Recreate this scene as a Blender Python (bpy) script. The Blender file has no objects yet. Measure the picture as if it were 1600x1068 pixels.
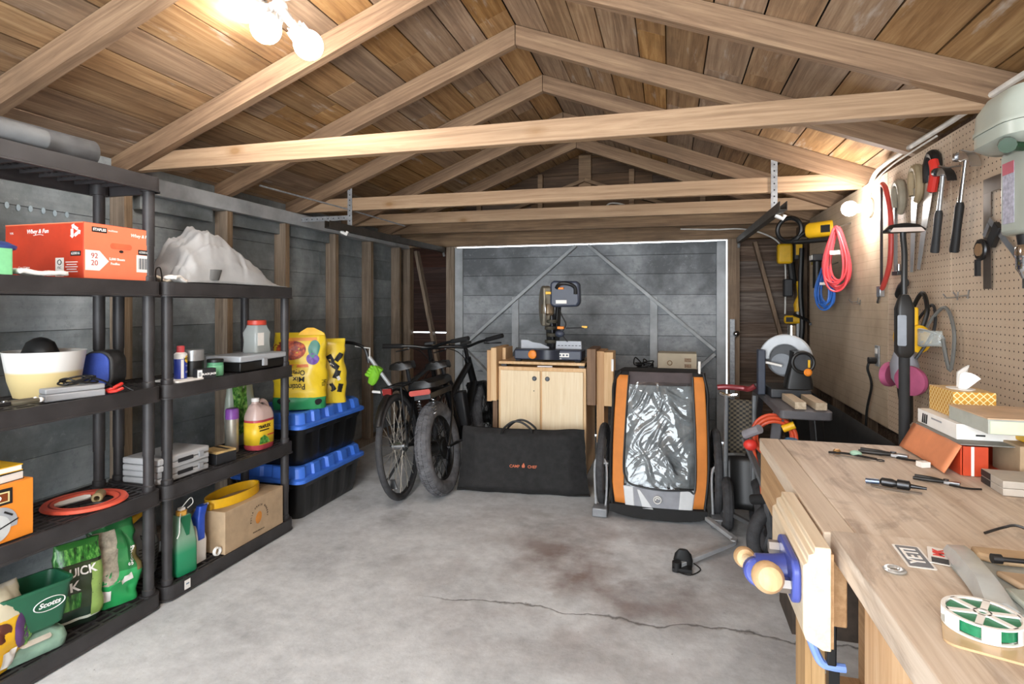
import bpy, bmesh, math, random
from mathutils import Vector, Matrix, Euler
PI = math.pi
scene = bpy.context.scene
C = scene.collection

# ------------------------------------------------------------------ camera
cam_d = bpy.data.cameras.new('camera'); cam = bpy.data.objects.new('camera', cam_d); C.objects.link(cam)
cam.location = (0, 0, 1.28); cam.rotation_euler = (PI/2, 0, math.radians(15.4))
cam_d.sensor_width = 36; cam_d.lens = 892/1600*36; cam_d.shift_y = -58/1600
cam_d.clip_start = .05; cam_d.clip_end = 100
scene.camera = cam
# ------------------------------------------------------------------ world, fill lights, exposure
w = bpy.data.worlds.new('sky'); scene.world = w; w.use_nodes = True
bg = w.node_tree.nodes['Background']; bg.inputs[0].default_value = (.86, .93, 1, 1); bg.inputs[1].default_value = 6.0
def area(name, loc, rot, sx, sy, power, col=(1, 1, 1)):
    d = bpy.data.lights.new(name, 'AREA'); d.shape = 'RECTANGLE'; d.size = sx; d.size_y = sy; d.energy = power; d.color = col
    o = bpy.data.objects.new(name, d); C.objects.link(o); o.location = loc; o.rotation_euler = rot; return o
area('daylight_fill_behind_camera', (-.8, -1.55, 1.35), (PI/2 - .25, 0, 0), 3.2, 1.9, 78, (.93, .97, 1))  # soft fill lamp added behind the camera, stands in for daylight
def point(name, loc, power, r=.04, col=(1, .95, .88)):
    d = bpy.data.lights.new(name, 'POINT'); d.energy = power; d.shadow_soft_size = r; d.color = col
    o = bpy.data.objects.new(name, d); C.objects.link(o); o.location = loc; return o
point('added_fill_point', (-.8, -.5, 2.35), 44, .08, (1, .98, .95))  # unseen lamp added for more light from above
vs = scene.view_settings
vs.view_transform = 'Standard'; vs.look = 'None'; vs.gamma = 1; vs.exposure = 0.4; vs.use_curve_mapping = False
scene.display_settings.display_device = 'sRGB'

# ------------------------------------------------------------------ mesh helpers
def T(x, y, z): return Matrix.Translation((x, y, z))
def R(a, ax): return Matrix.Rotation(a, 4, ax)
def frame(o, x, y):
    x = Vector(x).normalized(); y = Vector(y); z = x.cross(y).normalized(); y = z.cross(x)
    return Matrix(((x.x, y.x, z.x, o[0]), (x.y, y.y, z.y, o[1]), (x.z, y.z, z.z, o[2]), (0, 0, 0, 1)))
def along(p, q):
    p = Vector(p); q = Vector(q)
    return T(*p) @ (q - p).to_track_quat('Z', 'Y').to_matrix().to_4x4()
class MB:
    def __init__(s): s.v = []; s.f = []; s.M = None
    def add(s, vs, fs, M=None):
        n = len(s.v); m = s.M @ M if (s.M and M) else (M or s.M)
        s.v += [tuple(m @ Vector(p)) for p in vs] if m else [tuple(p) for p in vs]
        s.f += [tuple(i + n for i in f) for f in fs]; return s
    def box(s, x0, x1, y0, y1, z0, z1, M=None):
        return s.add([(x0,y0,z0),(x1,y0,z0),(x1,y1,z0),(x0,y1,z0),(x0,y0,z1),(x1,y0,z1),(x1,y1,z1),(x0,y1,z1)],
                     [(0,3,2,1),(4,5,6,7),(0,1,5,4),(1,2,6,5),(2,3,7,6),(3,0,4,7)], M)
    def bar(s, p, q, wx, wy, roll=0):
        L = (Vector(q) - Vector(p)).length
        return s.box(-wx/2, wx/2, -wy/2, wy/2, 0, L, along(p, q) @ R(roll, 'Z'))
    def lathe(s, prof, M=None, seg=20, cap=True, sx=1, sy=1):
        vs = []; fs = []; n = len(prof)
        for r, z in prof:
            for k in range(seg):
                a = 2*PI*k/seg; vs.append((r*math.cos(a)*sx, r*math.sin(a)*sy, z))
        for i in range(n - 1):
            for k in range(seg):
                a, b = i*seg + k, i*seg + (k+1) % seg
                fs.append((a, b, b + seg, a + seg))
        if cap:
            fs.append(tuple(range(seg - 1, -1, -1))); fs.append(tuple((n-1)*seg + k for k in range(seg)))
        return s.add(vs, fs, M)
    def cyl(s, p, q, r, r2=None, seg=14):
        L = (Vector(q) - Vector(p)).length
        return s.lathe([(r, 0), (r if r2 is None else r2, L)], along(p, q), seg)
    def sph(s, c, r, seg=16, rings=9, sz=(1, 1, 1), M=None):
        pr = [(max(1e-4, r*math.sin(PI*i/rings)), -r*math.cos(PI*i/rings)) for i in range(rings + 1)]
        m = T(*c) @ Matrix.Diagonal((sz[0], sz[1], sz[2], 1))
        return s.lathe(pr, M @ m if M else m, seg)
    def torus(s, R_, r, M=None, seg=40, rs=10, a0=0, a1=2*PI, sx=1, sy=1):
        full = abs(a1 - a0 - 2*PI) < 1e-6; n = seg if full else seg + 1; vs = []; fs = []
        for i in range(n):
            a = a0 + (a1 - a0)*i/seg
            for j in range(rs):
                b = 2*PI*j/rs; q = R_ + r*math.cos(b)*sx
                vs.append((q*math.cos(a), q*math.sin(a), r*math.sin(b)*sy))
        for i in range(seg):
            i2 = (i + 1) % n
            for j in range(rs):
                j2 = (j + 1) % rs
                fs.append((i*rs + j, i2*rs + j, i2*rs + j2, i*rs + j2))
        return s.add(vs, fs, M)
    def tube(s, pts, r, seg=8, closed=False, rads=None):
        P = [Vector(p) for p in pts]; n = len(P); vs = []; fs = []
        up = None
        for i in range(n):
            if closed: t = P[(i+1) % n] - P[i-1]
            else: t = P[min(i+1, n-1)] - P[max(i-1, 0)]
            t.normalize()
            if up is None: up = t.orthogonal().normalized()
            else:
                up = up - t*up.dot(t)
                up = up.normalized() if up.length > 1e-6 else t.orthogonal().normalized()
            b = t.cross(up); rr = rads[i] if rads else r
            for k in range(seg):
                a = 2*PI*k/seg; vs.append(P[i] + up*(rr*math.cos(a)) + b*(rr*math.sin(a)))
        for i in range(n if closed else n - 1):
            i2 = (i + 1) % n
            for k in range(seg):
                k2 = (k + 1) % seg
                fs.append((i*seg + k, i*seg + k2, i2*seg + k2, i2*seg + k))
        if not closed:
            fs.append(tuple(range(seg - 1, -1, -1))); fs.append(tuple((n-1)*seg + k for k in range(seg)))
        return s.add(vs, fs)
    def prism(s, poly, d0, d1, M=None):
        # polygon in local XY, extruded along local Z
        n = len(poly); vs = [(x, y, d0) for x, y in poly] + [(x, y, d1) for x, y in poly]
        fs = [tuple(range(n - 1, -1, -1)), tuple(range(n, 2*n))] + [(i, (i+1) % n, (i+1) % n + n, i + n) for i in range(n)]
        return s.add(vs, fs, M)
    def loft(s, rings, cap=True, M=None):
        n = len(rings[0]); vs = [p for r in rings for p in r]; fs = []
        for i in range(len(rings) - 1):
            for k in range(n):
                k2 = (k + 1) % n
                fs.append((i*n + k, i*n + k2, (i+1)*n + k2, (i+1)*n + k))
        if cap: fs.append(tuple(range(n - 1, -1, -1))); fs.append(tuple((len(rings)-1)*n + k for k in range(n)))
        return s.add(vs, fs, M)
    def grid(s, fn, nu, nv, M=None):
        vs = [fn(i/nu, j/nv) for j in range(nv + 1) for i in range(nu + 1)]; w_ = nu + 1
        return s.add(vs, [(j*w_ + i, j*w_ + i + 1, (j+1)*w_ + i + 1, (j+1)*w_ + i) for j in range(nv) for i in range(nu)], M)
    def build(s, name, mat, parent=None, bevel=0, smooth=35, sub=0, solid=0, seg=2):
        me = bpy.data.meshes.new(name); me.from_pydata(s.v, [], s.f)
        bm = bmesh.new(); bm.from_mesh(me); bmesh.ops.recalc_face_normals(bm, faces=bm.faces); bm.to_mesh(me); bm.free()
        for p in me.polygons: p.use_smooth = True
        me.set_sharp_from_angle(angle=math.radians(smooth)); me.update()
        me.materials.append(mat)
        o = bpy.data.objects.new(name, me); C.objects.link(o)
        if parent: o.parent = parent
        if solid: m = o.modifiers.new('solid', 'SOLIDIFY'); m.thickness = solid; m.offset = 0
        if sub: m = o.modifiers.new('sub', 'SUBSURF'); m.levels = sub; m.render_levels = sub
        if bevel:
            m = o.modifiers.new('bevel', 'BEVEL'); m.width = bevel; m.segments = seg; m.limit_method = 'ANGLE'; m.angle_limit = .6
        return o
def thing(name, label, cat, loc=(0, 0, 0), rz=0, group=None, rot=None):
    o = bpy.data.objects.new(name, None); C.objects.link(o); o.empty_display_size = .05
    o.location = loc; o.rotation_euler = rot or (0, 0, rz)
    o['label'] = label; o['category'] = cat
    if group: o['group'] = group
    return o
def tag(o, label, cat, group=None, kind=None, loc=None, rz=None, rot=None):
    o['label'] = label; o['category'] = cat
    if group: o['group'] = group
    if kind: o['kind'] = kind
    if loc is not None: o.location = loc
    if rz is not None: o.rotation_euler = (0, 0, rz)
    if rot is not None: o.rotation_euler = rot
    return o
def struct(o): o['kind'] = 'structure'; return o
def part_label(o, label): o['label'] = label; return o
def dup(root, loc, rz=None, label=None, group=None, rot=None):
    r = root.copy(); C.objects.link(r); r.location = loc
    if rz is not None: r.rotation_euler = (0, 0, rz)
    if rot is not None: r.rotation_euler = rot
    if label: r['label'] = label
    if group: r['group'] = group
    for ch in list(root.children):
        c = ch.copy(); C.objects.link(c); c.parent = r
        for g in list(ch.children):
            d = g.copy(); C.objects.link(d); d.parent = c
    return r
def text(s, size, M, mat, parent, name='printed_lettering', bold=0, ext=.0004, sx=1, spacing=1, shear=0):
    cu = bpy.data.curves.new('lettering', 'FONT'); cu.body = s; cu.size = size; cu.align_x = 'CENTER'; cu.align_y = 'CENTER'
    cu.extrude = ext; cu.offset = bold; cu.space_character = spacing; cu.shear = shear; cu.resolution_u = 3
    o = bpy.data.objects.new('lettering', cu); C.objects.link(o)
    bpy.context.view_layer.update()
    me = bpy.data.meshes.new_from_object(o.evaluated_get(bpy.context.evaluated_depsgraph_get()))
    bpy.data.objects.remove(o); bpy.data.curves.remove(cu)
    me.transform(M @ Matrix.Diagonal((sx, 1, 1, 1))); me.materials.clear(); me.materials.append(mat); me.name = name
    o = bpy.data.objects.new(name, me); C.objects.link(o); o.parent = parent
    return o
def decal(name, poly, M, mat, parent, t=.0008):
    return MB().prism(poly, 0, t, M).build(name, mat, parent)
def rect(w_, h): return [(-w_/2, -h/2), (w_/2, -h/2), (w_/2, h/2), (-w_/2, h/2)]
def ngon(r, n=24, sx=1, sy=1): return [(r*sx*math.cos(2*PI*i/n), r*sy*math.sin(2*PI*i/n)) for i in range(n)]
def rrect(w_, h, r, n=4):
    out = []
    for cx, cy, a in ((w_/2-r, h/2-r, 0), (-w_/2+r, h/2-r, 90), (-w_/2+r, -h/2+r, 180), (w_/2-r, -h/2+r, 270)):
        for i in range(n + 1):
            t = math.radians(a + 90*i/n); out.append((cx + r*math.cos(t), cy + r*math.sin(t)))
    return out
def ringz(poly, z): return [(x, y, z) for x, y in poly]
def front(x, y, z): return frame((x, y, z), (1, 0, 0), (0, 0, 1))        # plane facing local -y
def top(x, y, z, a=0): return T(x, y, z) @ R(a, 'Z')                      # plane facing up
def side(x, y, z): return frame((x, y, z), (0, 1, 0), (0, 0, 1))          # plane facing local +x
def curve_pts(P, n=6):
    # Catmull-Rom through P
    P = [Vector(p) for p in P]; out = []
    for i in range(len(P) - 1):
        a = P[max(i-1, 0)]; b = P[i]; c = P[i+1]; d = P[min(i+2, len(P)-1)]
        for k in range(n):
            t = k/n
            out.append(.5*((2*b) + (c - a)*t + (2*a - 5*b + 4*c - d)*t*t + (3*b - a - 3*c + d)*t**3))
    out.append(P[-1]); return out

# ------------------------------------------------------------------ materials
def lin(h):
    if isinstance(h, str):
        h = tuple(int(h[i:i+2], 16)/255 for i in (0, 2, 4))
        h = tuple(c/12.92 if c <= .04045 else ((c + .055)/1.055)**2.4 for c in h)
    return (*h, 1)
class NT:
    def __init__(s, name):
        s.m = bpy.data.materials.new(name); s.m.use_nodes = True; s.t = s.m.node_tree; s.b = s.t.nodes['Principled BSDF']
    def n(s, t, ins=None, **kw):
        o = s.t.nodes.new(t)
        for k, v in kw.items(): setattr(o, k, v)
        for k, v in (ins or {}).items(): s.set(o.inputs[k], v)
        return o
    def set(s, inp, v):
        if hasattr(v, 'bl_idname') and hasattr(v, 'outputs'): v = v.outputs[0]
        if isinstance(v, bpy.types.NodeSocket): s.t.links.new(v, inp)
        else: inp.default_value = v
    def math(s, op, a, b=0, c=0): return s.n('ShaderNodeMath', {0: a, 1: b, 2: c}, operation=op)
    def mix(s, f, a, b, bt='MIX'):
        o = s.n('ShaderNodeMix', data_type='RGBA', blend_type=bt)
        s.set(o.inputs[0], f); s.set(o.inputs[6], a); s.set(o.inputs[7], b); return o.outputs[2]
    def ramp(s, f, stops):
        o = s.n('ShaderNodeValToRGB', {0: f}); e = o.color_ramp.elements
        while len(e) > 1: e.remove(e[0])
        e[0].position = stops[0][0]; e[0].color = lin(stops[0][1]) if not isinstance(stops[0][1], (int, float)) else (stops[0][1],)*3 + (1,)
        for p, c_ in stops[1:]:
            x = e.new(p); x.color = lin(c_) if not isinstance(c_, (int, float)) else (c_,)*3 + (1,)
        return o.outputs[0]
    def obj(s): return s.n('ShaderNodeTexCoord').outputs['Object']
    def coords(s, scale=(1, 1, 1), rnd=True):
        v = s.obj()
        if rnd:
            i = s.n('ShaderNodeObjectInfo'); r = s.math('MULTIPLY', i.outputs['Random'], 37.0)
            v = s.n('ShaderNodeVectorMath', {0: v, 1: r}, operation='ADD').outputs[0]
        return s.n('ShaderNodeMapping', {0: v, 3: scale}).outputs[0]
    def noise(s, v, scale, detail=4, rough=.55, dist=0):
        return s.n('ShaderNodeTexNoise', {'Vector': v, 'Scale': scale, 'Detail': detail, 'Roughness': rough, 'Distortion': dist}).outputs[0]
    def bump(s, h, st=.3, d=.01):
        o = s.n('ShaderNodeBump', {'Height': h, 'Strength': st, 'Distance': d}); s.set(s.b.inputs['Normal'], o.outputs[0])
    def out(s, col=None, rough=None, metal=0, spec=.5):
        if col is not None: s.set(s.b.inputs['Base Color'], col)
        if rough is not None: s.set(s.b.inputs['Roughness'], rough)
        s.b.inputs['Metallic'].default_value = metal; s.b.inputs['Specular IOR Level'].default_value = spec
        return s.m
def plain(name, col, rough=.5, metal=0, var=.12, scale=14, bump=0, spec=.5):
    t = NT(name); c = lin(col); v = t.coords()
    f = t.noise(v, scale, 5)
    d = tuple(x*(1 - var*1.6) for x in c[:3]) + (1,); l = tuple(min(1, x*(1 + var)) for x in c[:3]) + (1,)
    col_ = t.mix(t.ramp(f, [(.3, 0.0), (.7, 1.0)]), d, l)
    if bump: t.bump(t.noise(v, scale*6, 3), bump, .004)
    return t.out(col_, rough, metal, spec)
def wood(name, cols, axis='X', rough=.7, scale=1.0, bump=.25, isl=.0, dirt=0, lime=0, knots=0):
    t = NT(name); sc = [30*scale]*3; sc['XYZ'.index(axis)] = 1.3*scale
    v = t.coords(tuple(sc))
    isr = None
    if isl:
        g = t.n('ShaderNodeNewGeometry').outputs['Random Per Island']
        v = t.n('ShaderNodeVectorMath', {0: v, 1: t.math('MULTIPLY', g, 91.0)}, operation='ADD').outputs[0]; isr = g
    f = t.noise(v, 1, 8, .68, 1.1)
    f2 = t.noise(t.n('ShaderNodeMapping', {0: v, 3: (3.5, 3.5, 3.5)}).outputs[0], 1, 4, .7, .4); big = t.noise(t.n('ShaderNodeMapping', {0: v, 3: (.16, .16, .16)}).outputs[0], 1, 3)
    f = t.math('ADD', t.math('MULTIPLY_ADD', f, .62, -.02), t.math('ADD', t.math('MULTIPLY', f2, .22), t.math('MULTIPLY', big, .2)))
    col = t.ramp(f, [(.34, cols[0]), (.5, cols[1]), (.66, cols[2])])
    crk = t.ramp(f2, [(.27, 1.0), (.33, 0.0)]); col = t.mix(t.math('MULTIPLY', crk, .5), col, lin(cols[0]))
    if isl:
        k = t.math('MULTIPLY_ADD', isr, isl*2, 1 - isl)
        h = t.n('ShaderNodeHueSaturation', {'Color': col, 'Value': k, 'Saturation': t.math('MULTIPLY_ADD', t.math('FRACT', t.math('MULTIPLY', isr, 7.3)), .4, .7)})
        col = h.outputs[0]
    if knots:
        kv = [3.0]*3; kv['XYZ'.index(axis)] = 1.6
        kd = t.n('ShaderNodeTexVoronoi', {'Vector': t.coords(tuple(kv)), 'Scale': 1.0, 'Randomness': 1.0}).outputs['Distance']
        col = t.mix(t.ramp(kd, [(.035, .8), (.06, .35), (.11, 0.0)]), col, lin(cols[0]))
    if dirt:
        g = t.noise(t.coords(), 3.1, 5, .6)
        col = t.mix(t.ramp(g, [(.5, 0.0), (.72, dirt)]), col, lin('4a3f36'), 'MIX')
    if lime:
        lv = t.n('ShaderNodeMapping', {0: t.obj(), 3: (5, .9, 5)}).outputs[0]; g = t.math('MULTIPLY', t.ramp(t.noise(lv, 2.2, 6, .65), [(.6, 0.0), (.68, .75)]), t.ramp(f, [(.35, .2), (.6, 1.0)]))
        col = t.mix(g, col, lin('bdb3a8'))
    t.bump(f, bump, .003)
    return t.out(col, rough, 0, .25)
def emit(name, col, st):
    t = NT(name); t.b.inputs['Emission Color'].default_value = lin(col); t.b.inputs['Emission Strength'].default_value = st
    return t.out(lin(col), .4)
def glass(name, col='ffffff', rough=.08, alpha=.25, var=True):
    t = NT(name); t.set(t.b.inputs['Alpha'], alpha); return t.out(lin(col), rough, 0, .7)

RAFT = wood('rafter_timber', ['674a2d', '896744', 'a8865b'], 'X', isl=.1, dirt=.25, knots=1)
RAFTD = wood('dark_rafter_timber', ['5d432d', '86653f', 'a58257'], 'X', isl=.1, dirt=.3, knots=1)
TIE = wood('tie_beam_timber', ['85633e', 'a58158', 'bc996d'], 'X', scale=.8, isl=.05, knots=1)
STUD = wood('stud_timber', ['54402d', '7d6247', '9a7d5c'], 'Z', isl=.15, dirt=.35)
ROOFB = wood('roof_boards', ['664a30', '94714b', 'b8966b'], 'Y', isl=.16, scale=.8, dirt=.3, lime=1, bump=.5, knots=1)
GABLE = wood('gable_boards', ['38281c', '5a4430', '75593f'], 'X', isl=.3)
REDB = wood('red_brown_boards', ['20120d', '3a231a', '54352a'], 'X', isl=.3)
BROWNB = wood('brown_back_boards', ['3a2d24', '5d4b3e', '8b7a6a'], 'X', isl=.2)
def painted_boards(name, c0, c1, c2, green=False):
    t = NT(name); v = t.coords((1, 1, 1), False)
    a = t.noise(v, 1.7, 6, .6, .4); b = t.noise(v, 7, 6, .65)
    g = t.n('ShaderNodeNewGeometry').outputs['Random Per Island']
    f = t.math('ADD', t.math('MULTIPLY_ADD', a, .75, -.06), t.math('MULTIPLY_ADD', b, .3, t.math('MULTIPLY_ADD', g, .12, -.06)))
    col = t.ramp(f, [(.33, c0), (.5, c1), (.68, c2)])
    gr = t.noise(t.n('ShaderNodeMapping', {0: v, 3: (9, .8, 22)}).outputs[0], 2, 5)
    col = t.mix(t.ramp(gr, [(.35, 0.0), (.8, .3)]), col, lin(c0))
    sp = t.noise(v, 26, 6, .75); col = t.mix(t.ramp(sp, [(.54, 0.0), (.7, .45)]), col, lin(c0)); col = t.mix(t.ramp(sp, [(.3, .35), (.42, 0.0)]), col, lin(c2))
    dk = t.ramp(t.noise(v, 1.1, 5, .6, .5), [(.52, 0.0), (.68, .6)]); col = t.mix(dk, col, lin('404547'))
    t.bump(gr, .2, .003)
    return t.out(col, .65, 0, .3)
GREYB = painted_boards('grey_wall_boards', '666d6f', '8e9699', 'b5bdc0')
DOORB = painted_boards('grey_door_boards', '696c6e', '979b9e', 'c2c6c8')
GREYT = plain('grey_painted_timber', 'b0b4b6', .6, var=.2, scale=6)
# ================================================================== SHELL
XL, XR, YB, YF = -2.76, 1.16, 5.65, -1.7
RX, RZ = -.80, 2.79; SL = .385
def roofz(x): return RZ - abs(x - RX)*SL
# floor
t = NT('concrete_floor'); v = t.coords((1, 1, 1), False)
f = t.math('MULTIPLY_ADD', t.noise(v, 2.2, 8, .65, .3), .6, t.math('MULTIPLY', t.noise(v, 16, 8, .7), .4))
col = t.ramp(f, [(.32, '9fa2a5'), (.48, 'c1c4c6'), (.64, 'dadddf')])
rust = t.math('MULTIPLY', t.ramp(t.noise(v, 1.9, 6, .6), [(.42, 0.0), (.6, 1.0)]),
              t.ramp(t.n('ShaderNodeVectorMath', {0: v, 1: (-.36, 2.78, 0)}, operation='DISTANCE').outputs['Value'], [(.2, 1.0), (1.15, 0.0)]))
col = t.mix(t.math('MULTIPLY', rust, .8), col, lin('6d544a'))
dots = t.ramp(t.noise(v, 60, 3, .6), [(.66, 0.0), (.74, .45)]); col = t.mix(dots, col, lin('6f6b67'))
oil = t.math('MULTIPLY', t.ramp(t.noise(v, 3.3, 4), [(.55, 0.0), (.7, .5)]), t.ramp(t.noise(v, .8, 2), [(.45, 0.0), (.6, 1.0)])); col = t.mix(oil, col, lin('7e7b78'))
vd = t.n('ShaderNodeVectorMath', {0: v, 1: t.n('ShaderNodeVectorMath', {0: t.n('ShaderNodeTexNoise', {'Vector': v, 'Scale': 3.0, 'Detail': 6}).outputs[1], 3: .35}, operation='SCALE').outputs[0]}, operation='ADD').outputs[0]
xyz = t.n('ShaderNodeSeparateXYZ', {0: vd})
cr = t.math('ABSOLUTE', t.math('SUBTRACT', t.math('MULTIPLY_ADD', xyz.outputs[0], .05, 2.52), xyz.outputs[1]))
crm = t.math('MULTIPLY', t.ramp(cr, [(.0, 1.0), (.009, 0.0)]), t.ramp(t.math('ADD', xyz.outputs[0], .9), [(.0, 0.0), (.2, 1.0)]))
col = t.mix(t.math('MULTIPLY', crm, .8), col, lin('3d3936'))
t.bump(t.math('ADD', t.noise(v, 35, 8, .7), t.math('MULTIPLY', crm, -1.5)), .18, .01)
FLOORM = t.out(col, .6, 0, .35)
struct(MB().box(XL-.15, XR+.15, YF-.1, YB+.15, -.1, 0).build('floor', FLOORM))

# ceiling: roof boards along the ridge, on both slopes
random.seed(4)
mb = MB()
for sgn in (-1, 1):
    s_ = 0.0; Ls = 2.3
    while s_ < Ls:
        wd = random.choice((.14, .17, .19, .2, .185)); e = min(s_ + wd, Ls)
        y = YF - .1
        while y < YB + .1:
            y2 = min(y + random.uniform(1.6, 3.4), YB + .1)
            cs = 1/math.sqrt(1 + SL*SL); dz = random.uniform(0, .003)
            def pt(q, n): return (RX + sgn*q*cs + sgn*n*SL*cs, RZ - q*SL*cs + n*cs)
            (xa, za), (xb, zb), (xc, zc), (xd, zd) = pt(s_ + .0035, dz), pt(e - .0035, dz), pt(e - .0035, .02), pt(s_ + .0035, .02)
            ya, yb = y + .0015, y2 - .0015
            mb.add([(xa,ya,za),(xb,ya,zb),(xc,ya,zc),(xd,ya,zd),(xa,yb,za),(xb,yb,zb),(xc,yb,zc),(xd,yb,zd)],
                   [(0,1,2,3),(4,7,6,5),(0,4,5,1),(1,5,6,2),(2,6,7,3),(3,7,4,0)])
            y = y2
        s_ = e
ceil = struct(mb.build('ceiling', ROOFB))
mb = MB()
for sgn in (-1, 1):
    mb.add([(RX, YF-.1, RZ+.022), (RX+sgn*2.3, YF-.1, RZ+.022-2.3*SL), (RX+sgn*2.3, YB+.1, RZ+.022-2.3*SL), (RX, YB+.1, RZ+.022)], [(0, 1, 2, 3)])
    mb.add([(RX, YF-.1, RZ+.04), (RX+sgn*2.3, YF-.1, RZ+.04-2.3*SL), (RX+sgn*2.3, YB+.1, RZ+.04-2.3*SL), (RX, YB+.1, RZ+.04)], [(0, 1, 2, 3)])
mb.build('roof_felt', plain('roof_felt', '15110e', .9), ceil)

# rafters: one object each
def rafter_mesh():
    return MB().prism([(.002, 0), (2.13, 0), (2.13, -.075), (2.1, -.1), (.002 + .1*SL, -.1)], -.023, .023, frame((0, 0, 0), (1, 0, 0), (0, 0, 1)))
names = {-.5: None, .2: None, .9: 'first', 1.6: 'second', 2.3: 'third', 2.99: 'fourth', 3.68: 'fifth', 4.43: 'sixth', 5.08: 'seventh'}
ang = math.atan(SL)
rl = rr = None
lab = {.9: 'nearest the camera, cut off by frame', 1.6: 'beside the ceiling bulbs', 2.3: 'just before the nearest tie beam',
       2.99: 'whose peak is the nearest one in view', 3.68: 'beside the second tie beam', 4.43: 'beside the third tie beam', 5.08: 'the last before the gable wall'}
for y in (.2, .9, 1.6, 2.3, 2.99, 3.68, 4.43, 5.08):
    for sgn in (-1, 1):
        base = rafter_mesh().build('rafter', RAFT if y < 4 else RAFTD) if rl is None else rl.copy()
        if rl is None: rl = base
        else: C.objects.link(base)
        tag(base, 'rough brown roof rafter on the %s slope, %s' % ('left' if sgn < 0 else 'right', lab.get(y, 'behind the camera')), 'rafter', 'rafters under the roof boards',
            loc=(RX, y + (.0 if sgn < 0 else .001), RZ - .002), rot=(0, ang if sgn > 0 else PI - ang, 0))
        if sgn < 0: base.rotation_euler = Euler((PI, PI - ang, 0)) if False else Euler((0, -(-ang), PI))
# tie beams
tl = {2.352: 'long pale timber tie beam nearest the camera, spanning wall to wall', 3.735: 'second pale tie beam with the metal door track straps screwed to it',
      4.485: 'third tie beam, low and behind the strapped one', 5.13: 'darker tie beam just in front of the gable wall'}
for y, lb in tl.items():
    o = MB().box(-1.93, 1.93, -.022, .022, 0, .092 if y < 5 else .1).build('tie_beam', TIE if y < 5 else RAFTD, bevel=.003)
    tag(o, lb, 'beam', 'tie beams across the garage', loc=(RX, y, 1.962), rot=(0, .005, 0))

# left wall: grey boards, studs, plate
random.seed(9)
mb = MB(); z = 0.0
while z < 2.03:
    h = random.choice((.185, .195, .2)); y = YF
    while y < YB:
        y2 = min(YB, y + random.uniform(2.2, 4)); mb.box(XL - .022, XL + random.uniform(-.002, .002), y + .001, y2 - .001, z + .0025, min(z + h, 2.03)); y = y2
    z += h
wl = struct(mb.build('wall_left', GREYB))
MB().box(XL-.06, XL-.024, YF, YB, 0, 2.0).build('tar_paper', plain('dark_tar_paper', '0c0d0d', .9), wl)
STUDW = wood('weathered_stud_timber', ['5f5142', '88735c', 'a9957d'], 'Z', isl=.15, dirt=.3)
st = None
for y in (-1, -.3, .4, 1.1, 1.62, 2.29, 2.99, 3.55, 4.19, 4.77, 5.35):
    if st is None: st = MB().box(0, .095, -.024, .024, 0, 1.868).build('stud', STUDW, wl, bevel=.002); o = st
    else: o = st.copy(); C.objects.link(o)
    o.location = (XL + .003, y, 0)
MB().box(XL + .003, XL + .1, YF, YB, 1.87, 1.96).build('top_plate', GREYT, wl, bevel=.003)
MB().box(XL + .003, XL + .1, YF, YB, 0, .045).build('sill_plate', STUDW, wl)
for y in (2.65, 3.3, 3.9): MB().box(XL + .003, XL + .05, y - .25, y + .25, 1.79, 1.868).build('blocking', GREYB, wl)

m = MB()
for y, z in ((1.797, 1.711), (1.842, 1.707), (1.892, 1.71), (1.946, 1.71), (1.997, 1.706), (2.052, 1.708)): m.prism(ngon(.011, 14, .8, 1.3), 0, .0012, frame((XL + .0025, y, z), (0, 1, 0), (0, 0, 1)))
m.build('pale_light_spots', plain('pale_blue_light_spot', 'a9bcc6', .5), wl)  # spots of light on the boards, painted as flat pale discs
# right wall: board sheathing, studs, plate, hardboard, pegboard
random.seed(12)
mb = MB(); z = 0.0
while z < 2.03:
    h = random.choice((.14, .15)); mb.box(XR, XR + .02, YF, YB, z + .002, min(z + h, 2.03)); z += h
wr = struct(mb.build('wall_right', BROWNB))
MB().box(XR+.022, XR+.06, YF, YB, 0, 2.0).build('tar_paper', plain('dark_tar_paper_right', '0c0a09', .9), wr)
st = None
for y in (-1, -.3, .4, 1.1, 1.8, 2.5, 3.1, 3.75, 4.4, 5.06, 5.5):
    if st is None: st = MB().box(-.07, 0, -.02, .02, 0, 1.87).build('stud', STUD, wr); o = st
    else: o = st.copy(); C.objects.link(o)
    o.location = (XR - .001, y, 0)
MB().box(XR - .075, XR, YF, YB, 1.87, 1.96).build('top_plate', STUD, wr)
def pegmat(name, c0, c1):
    t = NT(name); v = t.obj(); s_ = t.n('ShaderNodeSeparateXYZ', {0: v})
    fy = t.math('SUBTRACT', t.math('FRACT', t.math('MULTIPLY', s_.outputs[1], 1/.0254)), .5)
    fz = t.math('SUBTRACT', t.math('FRACT', t.math('MULTIPLY', s_.outputs[2], 1/.0254)), .5)
    d = t.math('SQRT', t.math('ADD', t.math('MULTIPLY', fy, fy), t.math('MULTIPLY', fz, fz)))
    hole = t.math('LESS_THAN', d, .115)
    n_ = t.noise(v, 3, 6, .6); base = t.ramp(n_, [(.3, c0), (.65, c1)])
    sp = t.ramp(t.noise(v, 220, 2), [(.6, 0.0), (.75, .35)]); base = t.mix(sp, base, lin('6e563e'))
    col = t.mix(hole, base, lin('2a1f16'))
    t.bump(t.math('MULTIPLY', hole, -1), .6, .004)
    return t.out(col, .6, 0, .3)
PEG = pegmat('pegboard', 'b59f88', 'cdb8a0')
b = MB().box(1.068, 1.078, .2, 2.62, .70, 1.955).build('pegboard_sheet', PEG, wr, bevel=.001); b.location = (0, 0, 0)
MB().box(1.068, 1.078, 2.624, 3.29, .655, 1.955).build('pegboard_sheet', PEG, wr, bevel=.001)
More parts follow.
